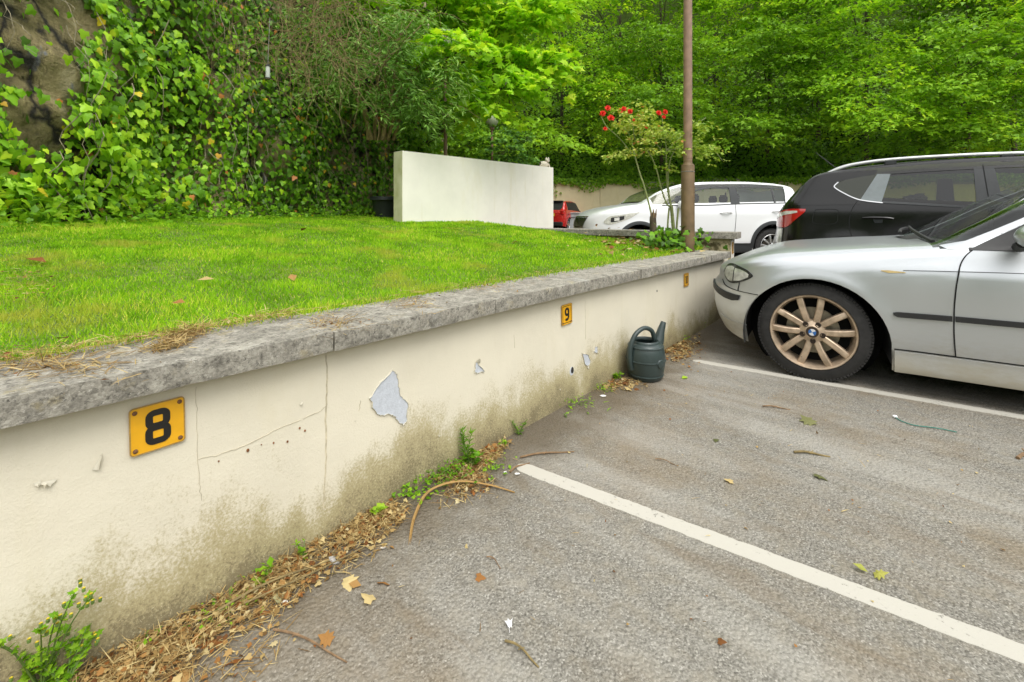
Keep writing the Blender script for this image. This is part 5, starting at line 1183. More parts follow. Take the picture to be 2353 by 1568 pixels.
def crown_mesh(out, name, shape, mat, parent, lo=0., hi=1.):
    P = np.concatenate(out[0]); n = len(P); cl = np.array([mnoise.noise((p[0] * 1.1, p[1] * 1.1, p[2] * 1.1)) for p in P])
    return leaves(name, shape, P, np.concatenate(out[1]), np.concatenate(out[2]), np.concatenate(out[3]), mat, parent, rnd=np.clip(lo + (hi - lo) * (.48 + .35 * cl + RNG.normal(0, .18, n)), 0, 1))
def tree(label, base, blobs, shape, mat, leaf, nleaf, sL, name='tree', trunk_r=.14, lo=0., hi=1., up=.55, extra=None, lean=(0, 0), barkm='bark', droop=.22, stems=1, front=None):
    base = Vector(base); o = empty(name, base, label, 'tree' if name != 'shrub' else 'shrub'); out = ([], [], [], []); mb = MB(); mt = MB()
    cz = max(b[0][2] for b in blobs); top = Vector((base.x + lean[0], base.y + lean[1], cz))
    for s_ in range(stems):
        j = Vector((random.gauss(0, .12), random.gauss(0, .12), 0)) * (stems > 1); tp = top + j * 5
        mt.tube(catmull([base + j, base.lerp(tp, .35) + Vector((random.gauss(0, .12), random.gauss(0, .12), 0)), base.lerp(tp, .7), tp], 4), [trunk_r, trunk_r * .75, trunk_r * .5, trunk_r * .22], 9)
    mt.build('trunk', barkm, o)
    for c, r, ns in blobs:
        c = Vector(c); f = min(1, max(.25, (c.z - base.z) / max(.1, cz - base.z) * .75)); st_ = base.lerp(top, f)
        mb.tube(catmull([st_, st_.lerp(c, .5) + Vector((0, 0, .12)), c], 4), [trunk_r * .45, trunk_r * .25, trunk_r * .12], 6)
        for _ in range(ns):
            v = Vector(rdir(1)[0]); rr = random.random() ** .45
            if front is not None and random.random() < .7 and v.dot(front) < 0: v = -v
            p = c + Vector((v.x * r[0], v.y * r[1], v.z * r[2])) * rr; dr = Vector((v.x, v.y, 0)) + Vector((random.gauss(0, .4), random.gauss(0, .4), random.gauss(-.05, .18)))
            L = sL * random.uniform(.7, 1.25); spray(p - dr.normalized() * L * .4, dr, L, L * .42, max(4, int(nleaf * random.uniform(.7, 1.3))), leaf, out, up, droop)
            if random.random() < .35: mb.tube([c.lerp(p, .2), p - Vector((0, 0, .05)), p + dr.normalized() * L * .4 - Vector((0, 0, droop * L * .3))], [trunk_r * .07 + .004, .004], 4, cap=False)
    tag(mb.build('limbs', barkm, o), kind='stuff'); tag(crown_mesh(out, 'crown', shape, mat, o, lo, hi), kind='stuff'); return o
TOV = Vector((-FW[0], -FW[1], .25))     # towards the open side where the light is
# maple reaching over the screen wall
mbp = at(965, 420, 9.0); mbp.z = .6
tree('broad maple with bright lobed leaves arching over the pale screen wall', mbp,
     [(at(1010, 40, 8.0), (.9, .9, .55), 42), (at(1120, 60, 8.0), (.8, .8, .5), 40), (at(1225, 50, 7.7), (.55, .55, .35), 24), (at(1170, 150, 7.6), (.65, .65, .38), 30), (at(1255, 145, 7.4), (.30, .30, .22), 12), (at(1060, 190, 7.9), (.7, .7, .4), 26), (at(1110, 240, 7.2), (.45, .45, .26), 22), (at(1160, 200, 7.0), (.5, .4, .25), 18), (at(1040, 110, 6.6), (.45, .4, .3), 14), (at(930, -60, 7.6), (1., 1., .5), 26), (at(1090, -80, 7.8), (1.2, 1., .5), 30), (at(850, 10, 7.2), (.5, .5, .3), 12), (at(1250, -50, 7.8), (.6, .6, .4), 16)],
     'maple', 'maple_leaf', .135, 22, .66, name='maple_tree', trunk_r=.11, front=TOV, up=.5)
# arching shrub with narrow grey-green leaves and several stems
bb = at(868, 345, 6.7)
sh = empty('shrub', bb, 'arching shrub with narrow silvery leaves and many upright brown stems', 'shrub'); out = ([], [], [], []); mb = MB()
for k, (px0, px1, py1) in enumerate(((838, 830, 190), (852, 858, 180), (862, 885, 175), (870, 905, 185), (882, 922, 200), (895, 935, 215), (846, 812, 200), (876, 870, 160))):
    p0 = at(px0 + 8, 322, 6.5 + .1 * (k % 3)); p1 = at(px1, py1, 6.4); p2 = at(px1 + random.uniform(-60, 120), py1 - 130, 6.3)
    MB().tube(catmull([p0, p0.lerp(p1, .5) + Vector((.02, 0, .02)), p1, p2], 5), [.030, .024, .018, .008], 8).build('stem', 'dry_stem', sh)
for k in range(360):
    px, py = random.choice(((760, 120), (850, 100), (930, 130), (1000, 170), (960, 215), (930, 240), (880, 60), (760, 40), (900, 180), (820, 160), (950, 60)))
    p = at(random.gauss(px, 42), random.gauss(py, 34), random.uniform(5.9, 7.1)); a = random.uniform(0, 6.28); spray(p, (math.cos(a) * .8 + .3, math.sin(a) * .8, -.25), .45, .14, 24, .105, out, .8, .5)
    if k % 3 == 0: mb.tube([p, p + Vector((math.cos(a) * .2, math.sin(a) * .2, -.05)), p + Vector((math.cos(a) * .42, math.sin(a) * .42, -.2))], [.005, .002], 4, cap=False)
tag(mb.build('twigs', 'dry_stem', sh), kind='stuff'); tag(crown_mesh(out, 'leaf_sprays', 'lance', 'lance_leaf', sh), kind='stuff')
# darker growth behind the screen wall
for px, py, d, r, ns, lab, mt_ in ((935, 330, 8.6, (.55, .7, .45), 60, 'dark leafy maple sapling tucked behind the screen wall, beside its stained end', 'tree_leaf'), (1068, 330, 14.8, (1.1, .8, .8), 80, 'mid green sapling between the two far lamp posts', 'tree_leaf'), (1165, 345, 14, (1.0, .9, .8), 60, 'bushy shrub under the far globe lamp', 'dark_leaf')):
    b = at(px, 480, d); b.z = .6; tree(lab, b, [(at(px, py, d), r, ns), (at(px + 10, py + 60, d + .2), r, ns // 2)], 'maple', mt_, .115, 14, .5, name='sapling', trunk_r=.03, front=TOV)
for px, py, d, r, ns, lab in ((700, 150, 12.5, (2.2, 2.2, 2.0), 90, 'tree filling the gap above the hanging brown stems'), (880, 130, 14.5, (2.6, 2.2, 2.4), 110, 'dark tree crown behind the arching shrub'), (1020, 200, 17, (2.6, 2.2, 2.4), 110, 'tree crown behind the slim brown lamp post')):
    b = at(px, 470, d); b.z = 1.0; tree(lab, b, [(at(px, py, d), r, ns), (at(px + 20, py - 170, d + .5), r, ns // 2), (at(px + 15, py + 130, d), (r[0], r[1], 1.2), ns // 2)], 'maple_far', 'tree_leaf', .17, 34, 1.0, trunk_r=.16, front=TOV, lo=-.1, hi=.8)
# wood on the bank
WOOD = [(1180, 23, 2.0, .25, 1.0, 'tree_leaf', 'slender sycamore above the left end of the beige wall'), (1290, 25, 2.0, 0, .9, 'bright_leaf', 'pale green tree showing above the cat ornament'), (1420, 26, 2.6, .05, 1.0, 'bright_leaf', 'tall bright tree behind the red roses'),
        (1520, 24.5, 1.2, -.15, .75, 'tree_leaf', 'dark understorey tree left of the near lamp post'), (1640, 25.5, 2.4, .05, .95, 'bright_leaf', 'tall leafy tree just past the near lamp post'), (1760, 23.5, 1.0, -.05, .85, 'tree_leaf', 'tree drooping low over the white car'),
        (1880, 24, 2.6, .0, .95, 'tree_leaf', 'sycamore whose layered boughs hang above the black car tail'), (1990, 20.5, .6, -.05, .85, 'bright_leaf', 'tree with low bright boughs over the black car roof'), (2110, 23, 2.2, -.1, .8, 'tree_leaf', 'shaded sycamore above the roof rails'),
        (2220, 20, .8, .05, .95, 'tree_leaf', 'beech with flat sprays above the black car doors'), (2330, 18.5, 1.0, .1, 1.0, 'bright_leaf', 'pale beech boughs at the far edge of the wood'), (2460, 18.5, 1.4, .0, .9, 'tree_leaf', 'outermost tree of the wood, partly out of view')]
for i, (px, d, h, lo, hi, mt_, lab) in enumerate(WOOD):
    b = hill_pt(px, max(.05, h)); bl = []; cl = d - 1.5
    for py, rx, rz, ns in ((-340, 3.2, 1.8, 12), (-130, 2.6, 1.7, 26), (10, 2.7, 1.6, 44), (120, 2.6, 1.5, 44), (215, 2.4, 1.4, 36), (300, 2.0, 1.0, 22)):  # first blob sits above the view, added to shade the boughs below
        jx = random.uniform(-60, 60); bl.append((at(px + jx, py + random.uniform(-25, 25), cl + random.uniform(-1.8, 1.2) + (240 - py) * .006), (rx, rx * .75, rz), int(ns * (1.0 if d > 21 else .8))))
    tree(lab, b, bl, 'maple_far', mt_, .19 if mt_ != 'bright_leaf' else .16, 62, 2.0, trunk_r=.11, lo=lo, hi=hi, front=TOV, droop=.26, up=.36)
# undergrowth of the bank
n = 62000; P, Q = [], []
for k in range(n):
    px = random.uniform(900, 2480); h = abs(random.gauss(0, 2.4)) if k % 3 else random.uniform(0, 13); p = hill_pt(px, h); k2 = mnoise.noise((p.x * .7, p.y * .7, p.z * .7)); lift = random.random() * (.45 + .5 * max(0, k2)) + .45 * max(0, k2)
    P.append(p + TOV * lift + Vector((0, 0, .25 * random.random()))); Q.append(.40 + .5 * k2 + random.gauss(0, .15) + .25 * (lift - .3) - (.28 if px > 1650 else .05))  # right-hand leaves tinted darker, painting in the shade between the boughs
n = len(P); Nn = np.array((TOV.x, TOV.y, 1.0)) * .8 + RNG.normal(0, .5, (n, 3)); Aa = RNG.normal(0, 1, (n, 3)) + np.array((0, 0, -.4))
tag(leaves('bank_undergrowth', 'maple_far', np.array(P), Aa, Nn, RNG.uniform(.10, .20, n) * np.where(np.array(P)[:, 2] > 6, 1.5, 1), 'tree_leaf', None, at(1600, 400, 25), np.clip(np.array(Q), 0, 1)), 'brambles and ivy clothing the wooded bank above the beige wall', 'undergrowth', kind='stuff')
# ivy spilling over the boundary wall
cur = []
for i in range(len(rp) - 1):
    for k in range(int((rp[i + 1] - rp[i]).length * 150)):
        f = random.random(); p = rp[i].lerp(rp[i + 1], f); s_ = mnoise.noise((p.x * .45, p.y * .45, 3)); hang = max(.06, .30 + .75 * s_) * random.random()
        cur.append(p + Vector((TOV.x, TOV.y, 0)) * random.uniform(.05, .25) + Vector((0, 0, 2.78 + .30 * random.random() - hang)))
n = len(cur); tag(leaves('hanging_ivy', 'maple_far', np.array(cur), RNG.normal(0, .6, (n, 3)) + np.array((0, 0, -1)), np.array((TOV.x, TOV.y, .5)) + RNG.normal(0, .4, (n, 3)), RNG.uniform(.09, .16, n), 'tree_leaf', None, at(1500, 420, 23.8), RNG.random(n) * .8), 'ivy spilling over the coping of the beige boundary wall', 'ivy', kind='stuff')
# ---------------------------------------------------------------- rose, stump and ivy at the lawn corner
RD = 4.95
def rpx(cx, cy, d=RD): return at(1225.5 + .2344 * cx, 214.5 + .2344 * cy, d)
rb = rpx(1350, 1400); rose = empty('rose_bush', rb, 'leggy rose bush with red blooms and yellowing leaves beside the lamp post', 'rose')
def stem(pts, r, name='stem', dd=0):
    return MB().tube(catmull([rpx(x, y, RD + dd + .02 * i) for i, (x, y) in enumerate(pts)], 5), r, 7).build(name, 'rose_stem', rose)
stem([(1170, 1330), (1165, 1230), (1090, 930), (1040, 780), (980, 560), (960, 430)], [.011, .009, .006], dd=-.1)
stem([(1375, 1400), (1370, 1310), (1350, 1100)], [.022, .018]); stem([(1400, 1380), (1408, 1250), (1420, 1130)], [.012, .010]); stem([(1312, 1380), (1318, 1250), (1330, 1120)], [.010, .010])
stem([(1345, 1110), (1310, 1090), (1260, 960), (1200, 730), (1140, 600), (1080, 530)], [.010, .008, .005]); stem([(1345, 1110), (1340, 1080), (1310, 900), (1300, 600), (1310, 540)], [.011, .009, .006], dd=.05); stem([(1350, 1100), (1330, 1000), (1318, 800), (1345, 640), (1380, 570)], [.010, .006], dd=.1)
stem([(960, 590), (900, 510), (830, 430), (720, 330), (665, 235)], [.006, .003]); stem([(970, 470), (930, 390), (890, 340), (860, 300)], [.005, .003]); stem([(1000, 480), (980, 380), (975, 290), (940, 200)], [.005, .003]); stem([(1300, 600), (1240, 540), (1180, 470), (1100, 380)], [.005, .003]); stem([(1310, 560), (1400, 470), (1500, 380), (1600, 300), (1690, 240)], [.005, .003]); stem([(1310, 560), (1450, 540), (1600, 520), (1760, 560), (1850, 660)], [.005, .003]); stem([(1300, 560), (1290, 430), (1265, 300), (1260, 200)], [.005, .003])
out = ([], [], [], [])
for cx, cy, rx, ry, n in ((930, 300, 110, 90, 46), (820, 600, 90, 55, 26), (1080, 250, 80, 130, 46), (1200, 380, 120, 110, 60), (1080, 440, 110, 70, 34), (1380, 420, 110, 80, 44), (1560, 480, 120, 110, 60), (1700, 560, 110, 90, 46), (1440, 560, 130, 60, 34), (1640, 330, 80, 80, 22), (1100, 130, 40, 60, 10), (1310, 720, 60, 40, 8), (1000, 560, 70, 40, 12), (880, 180, 70, 50, 16), (1170, 560, 60, 40, 12)):
    for _ in range(n):
        p = rpx(random.gauss(cx, rx * .5), random.gauss(cy, ry * .5), RD + random.gauss(0, .14)); a = random.uniform(0, 6.28); spray(p, (math.cos(a), math.sin(a), random.uniform(-.2, .2)), .08, .045, 5, .046, out, .7, .3)
tag(crown_mesh(out, 'leaves', 'oval', 'rose_leaf', rose), kind='stuff')
for cx, cy, r in ((727, 148, 28), (677, 200, 30), (757, 245, 33), (850, 175, 24), (885, 155, 24), (945, 180, 26), (1225, 195, 26), (1290, 185, 26), (1275, 235, 20), (703, 350, 20), (985, 265, 15), (1105, 335, 15)):
    p = rpx(cx, cy, RD - .12); R = r * .2344 / FOC * RD * 1.2; C, Aa, Nn, S = [], [], [], []
    for ring, (n, el, sc) in enumerate(((7, .05, 1.0), (6, .45, .85), (5, .9, .65), (3, 1.3, .45))):
        for i in range(n):
            a = 2 * math.pi * i / n + ring; dr = Vector((math.cos(a), math.sin(a), 0)); up_ = Vector((0, 0, 1)); face = (Vector((-FW[0] + random.gauss(0, .3), -FW[1] + random.gauss(0, .3), .35))).normalized(); Mf = face.to_track_quat('Z', 'Y').to_matrix()
            ax = Mf @ (dr * math.cos(el) + up_ * math.sin(el)); C.append(p); Aa.append(ax); Nn.append(Mf @ (up_ * math.cos(el) - dr * math.sin(el))); S.append(R * sc)
    leaves('flower', 'petal', C, Aa, Nn, S, 'petal_red', rose, rnd=RNG.random(len(C)), wide=np.array(S) * 1.25)
st0 = rpx(1175, 1360, RD - .15); st0.z -= .05; so = empty('tree_stump', st0, 'small splintered stump among ivy, left of the rose', 'stump')
MB().tube(catmull([st0, st0 + Vector((0, 0, .10)), st0 + Vector((-.005, 0, .20)), st0 + Vector((.01, .01, .25))], 3), [.042, .036, .034, .024], 9).build('stump_wood', 'bark', so)
for k in range(6):
    a = k * 1.05; MB().tube([st0 + Vector((.022 * math.cos(a), .022 * math.sin(a), .20)), st0 + Vector((.035 * math.cos(a), .035 * math.sin(a), .25 + .05 * random.random()))], [.010, .002], 5).build('splinter', 'twig', so)
ci_ = rpx(1350, 1470, RD - .1); io = empty('ground_ivy', ci_, 'dark ivy clump round the stump and the foot of the lamp post', 'ivy'); C = []
for _ in range(300):
    C.append(at(random.gauss(1545, 34), random.gauss(553, 14), RD - .12 + random.gauss(0, .14)))
n = len(C); C = np.array(C); C[:, 2] = np.maximum(C[:, 2], [lawn_z(c[0], c[1]) + .01 for c in C])
tag(leaves('leaf_cover', 'ivy', C, RNG.normal(0, .8, (n, 3)) + np.array((0, 0, -.5)), np.array((-FW[0], -FW[1], .9)) + RNG.normal(0, .5, (n, 3)), RNG.uniform(.035, .075, n), 'ivy_leaf', io, rnd=np.clip(RNG.normal(.25, .2, n), 0, .9)), kind='stuff')
mb = MB()
for k in range(16):
    p = at(random.uniform(1500, 1590), 572, RD - .1); mb.tube([p, p + Vector((random.gauss(0, .03), random.gauss(0, .03), .1)), p + Vector((random.gauss(0, .08), random.gauss(0, .08), random.uniform(.1, .22)))], [.004, .002], 4)
mb.build('stems', 'twig', io)

# ---------------------------------------------------------------- weeds along the foot of the wall
def weed(px, py, label, n, h, leaf, shape='oval', spread=.05, name='weed', mat='weed_leaf', flat=False, stems=3, lo=0, hi=1, z=None, flowers=0, upright=.5):
    b = onZ(px, py, 0) if z is None else onZ(px, py, z); o = empty(name, b, label, 'weed', 'weeds along the foot of the wall'); mb = MB(); tips = []
    for s_ in range(stems):
        a = random.uniform(0, 6.28); t = b + Vector((math.cos(a) * spread, math.sin(a) * spread, h * random.uniform(.75, 1))); mid = b.lerp(t, .5) + Vector((0, 0, h * .12)); pth = catmull([b, mid, t], 4); tips.append(pth)
        mb.tube(pth, [.0016 + h * .0035, .001], 5, cap=False)
    mb.build('stem', 'green_stem', o); C, Aa, Nn, S = [], [], [], []
    for i in range(n):
        pth = random.choice(tips); p = random.choice(pth[1:]) if not flat else b + Vector((random.gauss(0, spread), random.gauss(0, spread), random.random() * h)); a = random.uniform(0, 6.28); f = (p.z - b.z) / max(h, .01)
        C.append(p); Aa.append((math.cos(a), math.sin(a), upright * random.uniform(.2, 1.2))); Nn.append((random.gauss(0, .35), random.gauss(0, .35), 1)); S.append(leaf * random.uniform(.65, 1.2) * (1.1 - .4 * f))
    n1 = len(C); lv = leaves('leaves', shape, C, Aa, Nn, S, mat, o, rnd=np.clip(lo + (hi - lo) * RNG.random(n1), 0, 1)); tag(lv, kind='stuff')
    if flowers:
        for pth in tips:
            for _ in range(flowers):
                p = pth[-1] + Vector((random.gauss(0, .012), random.gauss(0, .012), random.uniform(-.03, .012))); MB().lathe([(.0008, -.007), (.0035, -.005), (.0038, .001), (.001, .002)], 7, None, p).build('bud', 'green_stem', o)
                m_ = 7; leaves('flower', 'petal', [p] * m_, [(math.cos(q), math.sin(q), .9) for q in np.linspace(0, 6.28, m_)], [(0, 0, 1)] * m_, .0055, 'petal_yellow', o)
    return o
weed(95, 1600, 'tall branching weed with small yellow flower heads at the lower left corner', 190, .25, .021, 'maple', .085, stems=11, flowers=5, lo=.3, upright=.8)
weed(150, 1590, 'short bushy weed with toothed leaves next to the yellow flowered one', 110, .11, .022, 'maple', .05, stems=7, flowers=2, lo=.2)
weed(606, 1335, 'small seedling with glossy oval leaves among the straw', 16, .045, .040, 'oval', .02, lo=.3)
weed(697, 1285, 'upright little weed with crinkled leaves near the white paper', 22, .055, .026, 'oval', .02, lo=.2)
weed(525, 1395, 'low tuft of clover at the wall foot, under the joint', 60, .025, .016, 'oval', .04, flat=True, lo=.3)
weed(480, 1420, 'thin mossy seedlings beside the clover tuft', 40, .012, .012, 'oval', .04, flat=True, lo=.3)
weed(872, 1190, 'round leaved seedling pair at the wall foot', 12, .035, .032, 'ivy', .025, lo=.5)
weed(935, 1140, 'clover patch at the near end of the green mound', 60, .04, .020, 'ivy', .04, flat=True, lo=.3)
weed(1000, 1105, 'dense mound of small leaves where the white line starts', 240, .055, .018, 'oval', .055, flat=True, lo=.1, hi=.7)
weed(1040, 1092, 'moss green cushion at the foot of the tall spire weed', 160, .05, .018, 'oval', .045, flat=True, lo=.0, hi=.6)
weed(1072, 1072, 'tall leafy spire weed growing against the wall', 110, .155, .040, 'lance', .022, stems=3, lo=.1, hi=.6, upright=1.2)
weed(1080, 1078, 'broad basal leaves round the tall spire weed', 40, .07, .035, 'oval', .04, stems=4, lo=.1, hi=.6)
weed(1125, 1080, 'spreading seedlings touching the white line end', 60, .03, .022, 'oval', .05, flat=True, lo=.4)
weed(1152, 1028, 'tiny weed between the spire and the fine tuft', 18, .03, .022, 'oval', .02, lo=.4)
weed(1192, 1000, 'fine feathery green tuft at the wall foot', 110, .075, .020, 'lance', .035, stems=6, lo=.1, hi=.6)
weed(1328, 930, 'creeping weed with narrow leaves below the drain hole', 60, .035, .034, 'lance', .06, flat=True, lo=.4)
weed(1386, 896, 'bright cushion weed left of the watering can', 90, .035, .022, 'lance', .03, flat=True, lo=.5)
weed(1418, 872, 'leafy weed touching the watering can', 40, .05, .03, 'oval', .03, stems=4, lo=.2)
weed(1612, 756, 'leafy weed at the wall foot in front of the silver car', 60, .10, .035, 'oval', .04, stems=5, lo=.4)
weed(1300, 958, 'single tiny seedling below the creeping weed', 8, .02, .016, 'oval', .012, lo=.5)
weed(1570, 782, 'low weed in the leaf drift beyond the watering can', 30, .04, .028, 'oval', .04, flat=True, lo=.4)
weed(345, 1478, 'tiny clover by the wall foot in the leaf litter', 14, .02, .016, 'ivy', .015, flat=True, lo=.5)

# ---------------------------------------------------------------- litter: drifts, and the pieces one can pick out
def drift(name, n1, n2, sampler, label, zfun=ground_z, s1=(.012, .034), s2=(.03, .085), shapes=('oval', 'ivy', 'maple')):
    o = empty(name, sampler()[0], label, 'litter'); o['kind'] = 'stuff'
    for sh_ in shapes:
        C = [sampler() for _ in range(n1 // len(shapes))]; n = len(C)
        tag(leaves('dead_leaves', sh_, [c for c, _ in C], RNG.normal(0, 1, (n, 3)) * (1, 1, .28), RNG.normal(0, .38, (n, 3)) + (0, 0, 1), RNG.uniform(*s1, n), 'dry_leaf' if sh_ != 'ivy' else 'straw', o, rnd=RNG.random(n)), kind='stuff')
    C = [sampler() for _ in range(n2)]; n = len(C)
    tag(leaves('straw', 'blade', [c for c, _ in C], RNG.normal(0, 1, (n, 3)) * (1, 1, .16), RNG.normal(0, .3, (n, 3)) + (0, 0, 1), RNG.uniform(*s2, n), 'straw', o, rnd=RNG.random(n), wide=RNG.uniform(.0012, .003, n)), kind='stuff'); return o
def samp_wall():
    while True:
        y = random.uniform(-.35, 1.62); x = WX + .012 + abs(random.gauss(0, .105)) * (1.25 if y < .75 else .8)
        k = mnoise.noise((x * 5, y * 3.2, 1)); lim = .42 if y < .25 else .33 if y < .5 else .22 if y < .85 else .16 if y < 1.0 else .20 if y < 1.35 else .07
        if x - WX < lim + .08 * k and random.random() < .40 + 1.1 * k + (.25 if y < .6 else 0): return Vector((x, y, .004 + random.random() ** 1.5 * .020 * max(.2, 1 - (x - WX) / .4))), 0
drift('leaf_litter', 3300, 6500, samp_wall, 'brown drift of dead leaves and straw along the foot of the wall', s1=(.007, .023), s2=(.02, .07))
def samp_can():
    c = onZ(random.gauss(1560, 22), random.gauss(800, 15), 0); c.z = .004 + .012 * random.random(); return c, 0
drift('leaf_litter', 420, 700, samp_can, 'orange drift of dead leaves between the watering can and the silver car')
def samp_can2():
    c = onZ(random.gauss(1420, 30), random.gauss(884, 8), 0); c.z = .004 + .008 * random.random(); return c, 0
drift('leaf_litter', 120, 220, samp_can2, 'thin scatter of brown bits in front of the watering can')
def samp_lawn():
    c = onZ(random.gauss(1465, 62), random.gauss(560, 9), .76); c.z = lawn_z(c.x, c.y) + .022 + .02 * random.random(); return c, 0
drift('leaf_litter', 260, 160, samp_lawn, 'pale fallen leaves on the lawn below the rose', s1=(.03, .065), s2=(.03, .07))
def samp_tar():
    c = Vector((random.uniform(WX + .1, 1.5), random.uniform(.2, 3.4), .006)); return c, 0
drift('tarmac_crumbs', 170, 210, samp_tar, 'odd leaf crumbs and straws scattered over the tarmac', s1=(.006, .015), s2=(.012, .04))
def samp_edge():
    y = random.uniform(-.6, 3.9) if random.random() < .5 else random.uniform(-.3, .75); k = mnoise.noise((y * 2.1, 0, 5)); 
    return Vector((WX - .27 + random.gauss(0, .035) + .03 * k, y, CT + .012 + random.random() * .012)), 0
drift('grass_clippings', 60, 1500, samp_edge, 'dry grass clippings along the back edge of the coping', s1=(.01, .02), s2=(.03, .08), shapes=('oval',))
def straw_patch(px, py, sx, sy, n, label):
    def sm():
        c = onZ(random.gauss(px, sx), random.gauss(py, sy), .74 if py > 690 else .82 if py > 600 else .90); c.z = lawn_z(c.x, c.y) + .016 + .012 * random.random(); return c, 0
    drift('straw_patch', 30, n, sm, label, s1=(.01, .02), s2=(.03, .075), shapes=('oval',))
straw_patch(70, 640, 40, 12, 260, 'pale dry straw patch on the lawn nearest the rock'); straw_patch(770, 672, 40, 8, 200, 'thin yellow straw patch in the middle of the lawn')
straw_patch(945, 640, 36, 7, 180, 'dry straw patch on the lawn towards the coping joint'); straw_patch(1120, 612, 45, 6, 170, 'far dry straw patch on the lawn before the lamp post'); straw_patch(110, 815, 90, 12, 700, 'thick hay coloured clippings on the lawn edge above plate 8')
# tuft of dead grass on the coping
def tuft(px, py, n, r, label):
    c = onZ(px, py, CT); o = empty('dead_grass_clump', c, label, 'grass clump'); o['kind'] = 'stuff'
    P = RNG.normal(0, 1, (n, 3)) * (r, r * 1.2, r * .35); P[:, 2] = np.abs(P[:, 2]) + .003
    leaves('straw', 'blade', P + np.array(c), RNG.normal(0, 1, (n, 3)) * (1, 1, .35), RNG.normal(0, .5, (n, 3)) + (0, 0, 1), RNG.uniform(.025, .06, n), 'straw', o, rnd=RNG.random(n), wide=.0022); return o
tuft(430, 772, 300, .022, 'matted clump of dead grass at the back of the coping'); tuft(385, 800, 280, .022, 'straw coloured clump of dead grass lying on the coping'); tuft(405, 785, 120, .018, 'thin strands joining the two dead grass clumps on the coping')
# single leaves
def fallen(px, py, size, label, shape='maple', mat='dry_leaf', val=.5, z=0., rz=None, tilt=.25, name='fallen_leaf'):
    p = onZ(px, py, z) if z is not None else None
    p.z = (lawn_z(p.x, p.y) + .035) if z > .5 and p.x < WX - .3 else z + .006
    me = one_leaf_mesh(shape, mat, val); o = bpy.data.objects.new(name, me); COL.objects.link(o); o.location = p; o.scale = (size,) * 3
    o.rotation_euler = (random.uniform(-tilt, tilt), random.uniform(-tilt, tilt), rz if rz is not None else random.uniform(0, 6.28)); return tag(o, label, 'leaf', 'fallen leaves')
fallen(2008, 1325, .042, 'curled yellow green leaf beside the long white line', 'maple', 'lime_leaf', .8, tilt=.7); fallen(1995, 1320, .040, 'second curled leaf overlapping the yellow green one', 'oval', 'lime_leaf', .3, tilt=.7)
fallen(1868, 978, .085, 'dull green torn leaf in front of the silver car', 'maple', 'dull_leaf', .35); fallen(1872, 1092, .055, 'small dark olive leaf on the open tarmac', 'maple', 'dull_leaf', .1)
fallen(1566, 872, .060, 'yellowish leaf just right of the watering can', 'oval', 'weed_leaf', 1.); fallen(1095, 1330, .030, 'small orange leaf scrap on the tarmac', 'ivy', 'dry_leaf', .4); fallen(1650, 2559 / 1.632 - 90, .022, 'small rust brown leaf scrap at the bottom of the tarmac', 'ivy', 'dry_leaf', .15)
fallen(1683, 1110, .035, 'pale straw coloured leaf scrap on the bay beside the car', 'ivy', 'straw', .8); fallen(1645, 1012, .03, 'dark leaf scrap in the bay before the silver car', 'ivy', 'dull_leaf', .0)
fallen(762, 1478, .042, 'curled brown leaf at the outer edge of the litter', 'maple', 'dry_leaf', .5, tilt=.5); fallen(800, 1330, .060, 'pale bleached maple leaf lying in the litter', 'maple', 'straw', 1.); fallen(470, 1480, .058, 'orange brown maple leaf on top of the litter', 'maple', 'dry_leaf', .25, tilt=.5); fallen(830, 1350, .040, 'tan curled leaf beside the bleached one', 'oval', 'dry_leaf', .6, tilt=.6)
fallen(855, 1385, .042, 'pale leaf scrap at the tip of the litter', 'ivy', 'straw', .9); fallen(640, 1395, .05, 'grey papery leaf at the edge of the straw', 'oval', 'dull_leaf', 1.); fallen(880, 1345, .05, 'brown folded leaf near the end of the litter', 'ivy', 'dry_leaf', .45, tilt=.6)
fallen(530, 1530, .055, 'bright orange leaf near the bottom edge in the litter', 'ivy', 'dry_leaf', .3, tilt=.5); fallen(430, 1545, .05, 'tan leaf at the very bottom of the litter', 'maple', 'dry_leaf', .6, tilt=.4)
for px, py, s_, v, lab in ((668, 598, .075, .6, 'curled pale brown leaf on the lawn, nearest the middle'), (692, 553, .085, .1, 'long dark brown leaf far back on the lawn'), (452, 640, .07, .8, 'pair of pale leaves on the lawn behind plate 8'), (395, 706, .055, .5, 'crumpled brown leaf near the coping'), (60, 628, .10, .2, 'reddish bark strip on the lawn near the rock'), (155, 772, .05, .0, 'dark clod on the lawn edge'), (1190, 548, .08, .5, 'brown leaf on the far lawn, towards the short wall')):
    fallen(px, py, s_, lab, 'oval', 'dry_leaf', v, z=.74 if py > 700 else .80 if py > 620 else .86, tilt=.4)
# sticks and twigs
def stick(a, b, r, label, mat='twig', bend=.006, z=.006, knots=1):
    p, q = onZ(*a, 0), onZ(*b, 0); sd2 = Vector((-(q - p).y, (q - p).x, 0)).normalized(); pts = [p.lerp(q, t) + sd2 * bend * math.sin(t * math.pi * 1.3) + Vector((0, 0, z + .004 * math.sin(t * 5))) for t in (0, .25, .5, .75, 1)]
    o = empty('stick', p, label, 'stick', 'twigs on the tarmac'); MB().tube(catmull(pts, 3), [r, r * .9, r * .6], 6).build('wood', mat, o)
    for k in range(knots):
        t = random.uniform(.15, .5); c = p.lerp(q, t) + Vector((0, 0, z)); MB().tube([c, c + sd2 * r * 4 + (q - p).normalized() * r * 4 + Vector((0, 0, r))], [r * .6, r * .3], 5).build('side_shoot', mat, o)
    return o
stick((1195, 1054), (1318, 1038), .0045, 'straight brown stick just beyond the start of the white line'); stick((1172, 1088), (1215, 1064), .0035, 'short dark twig across the start of the white line')
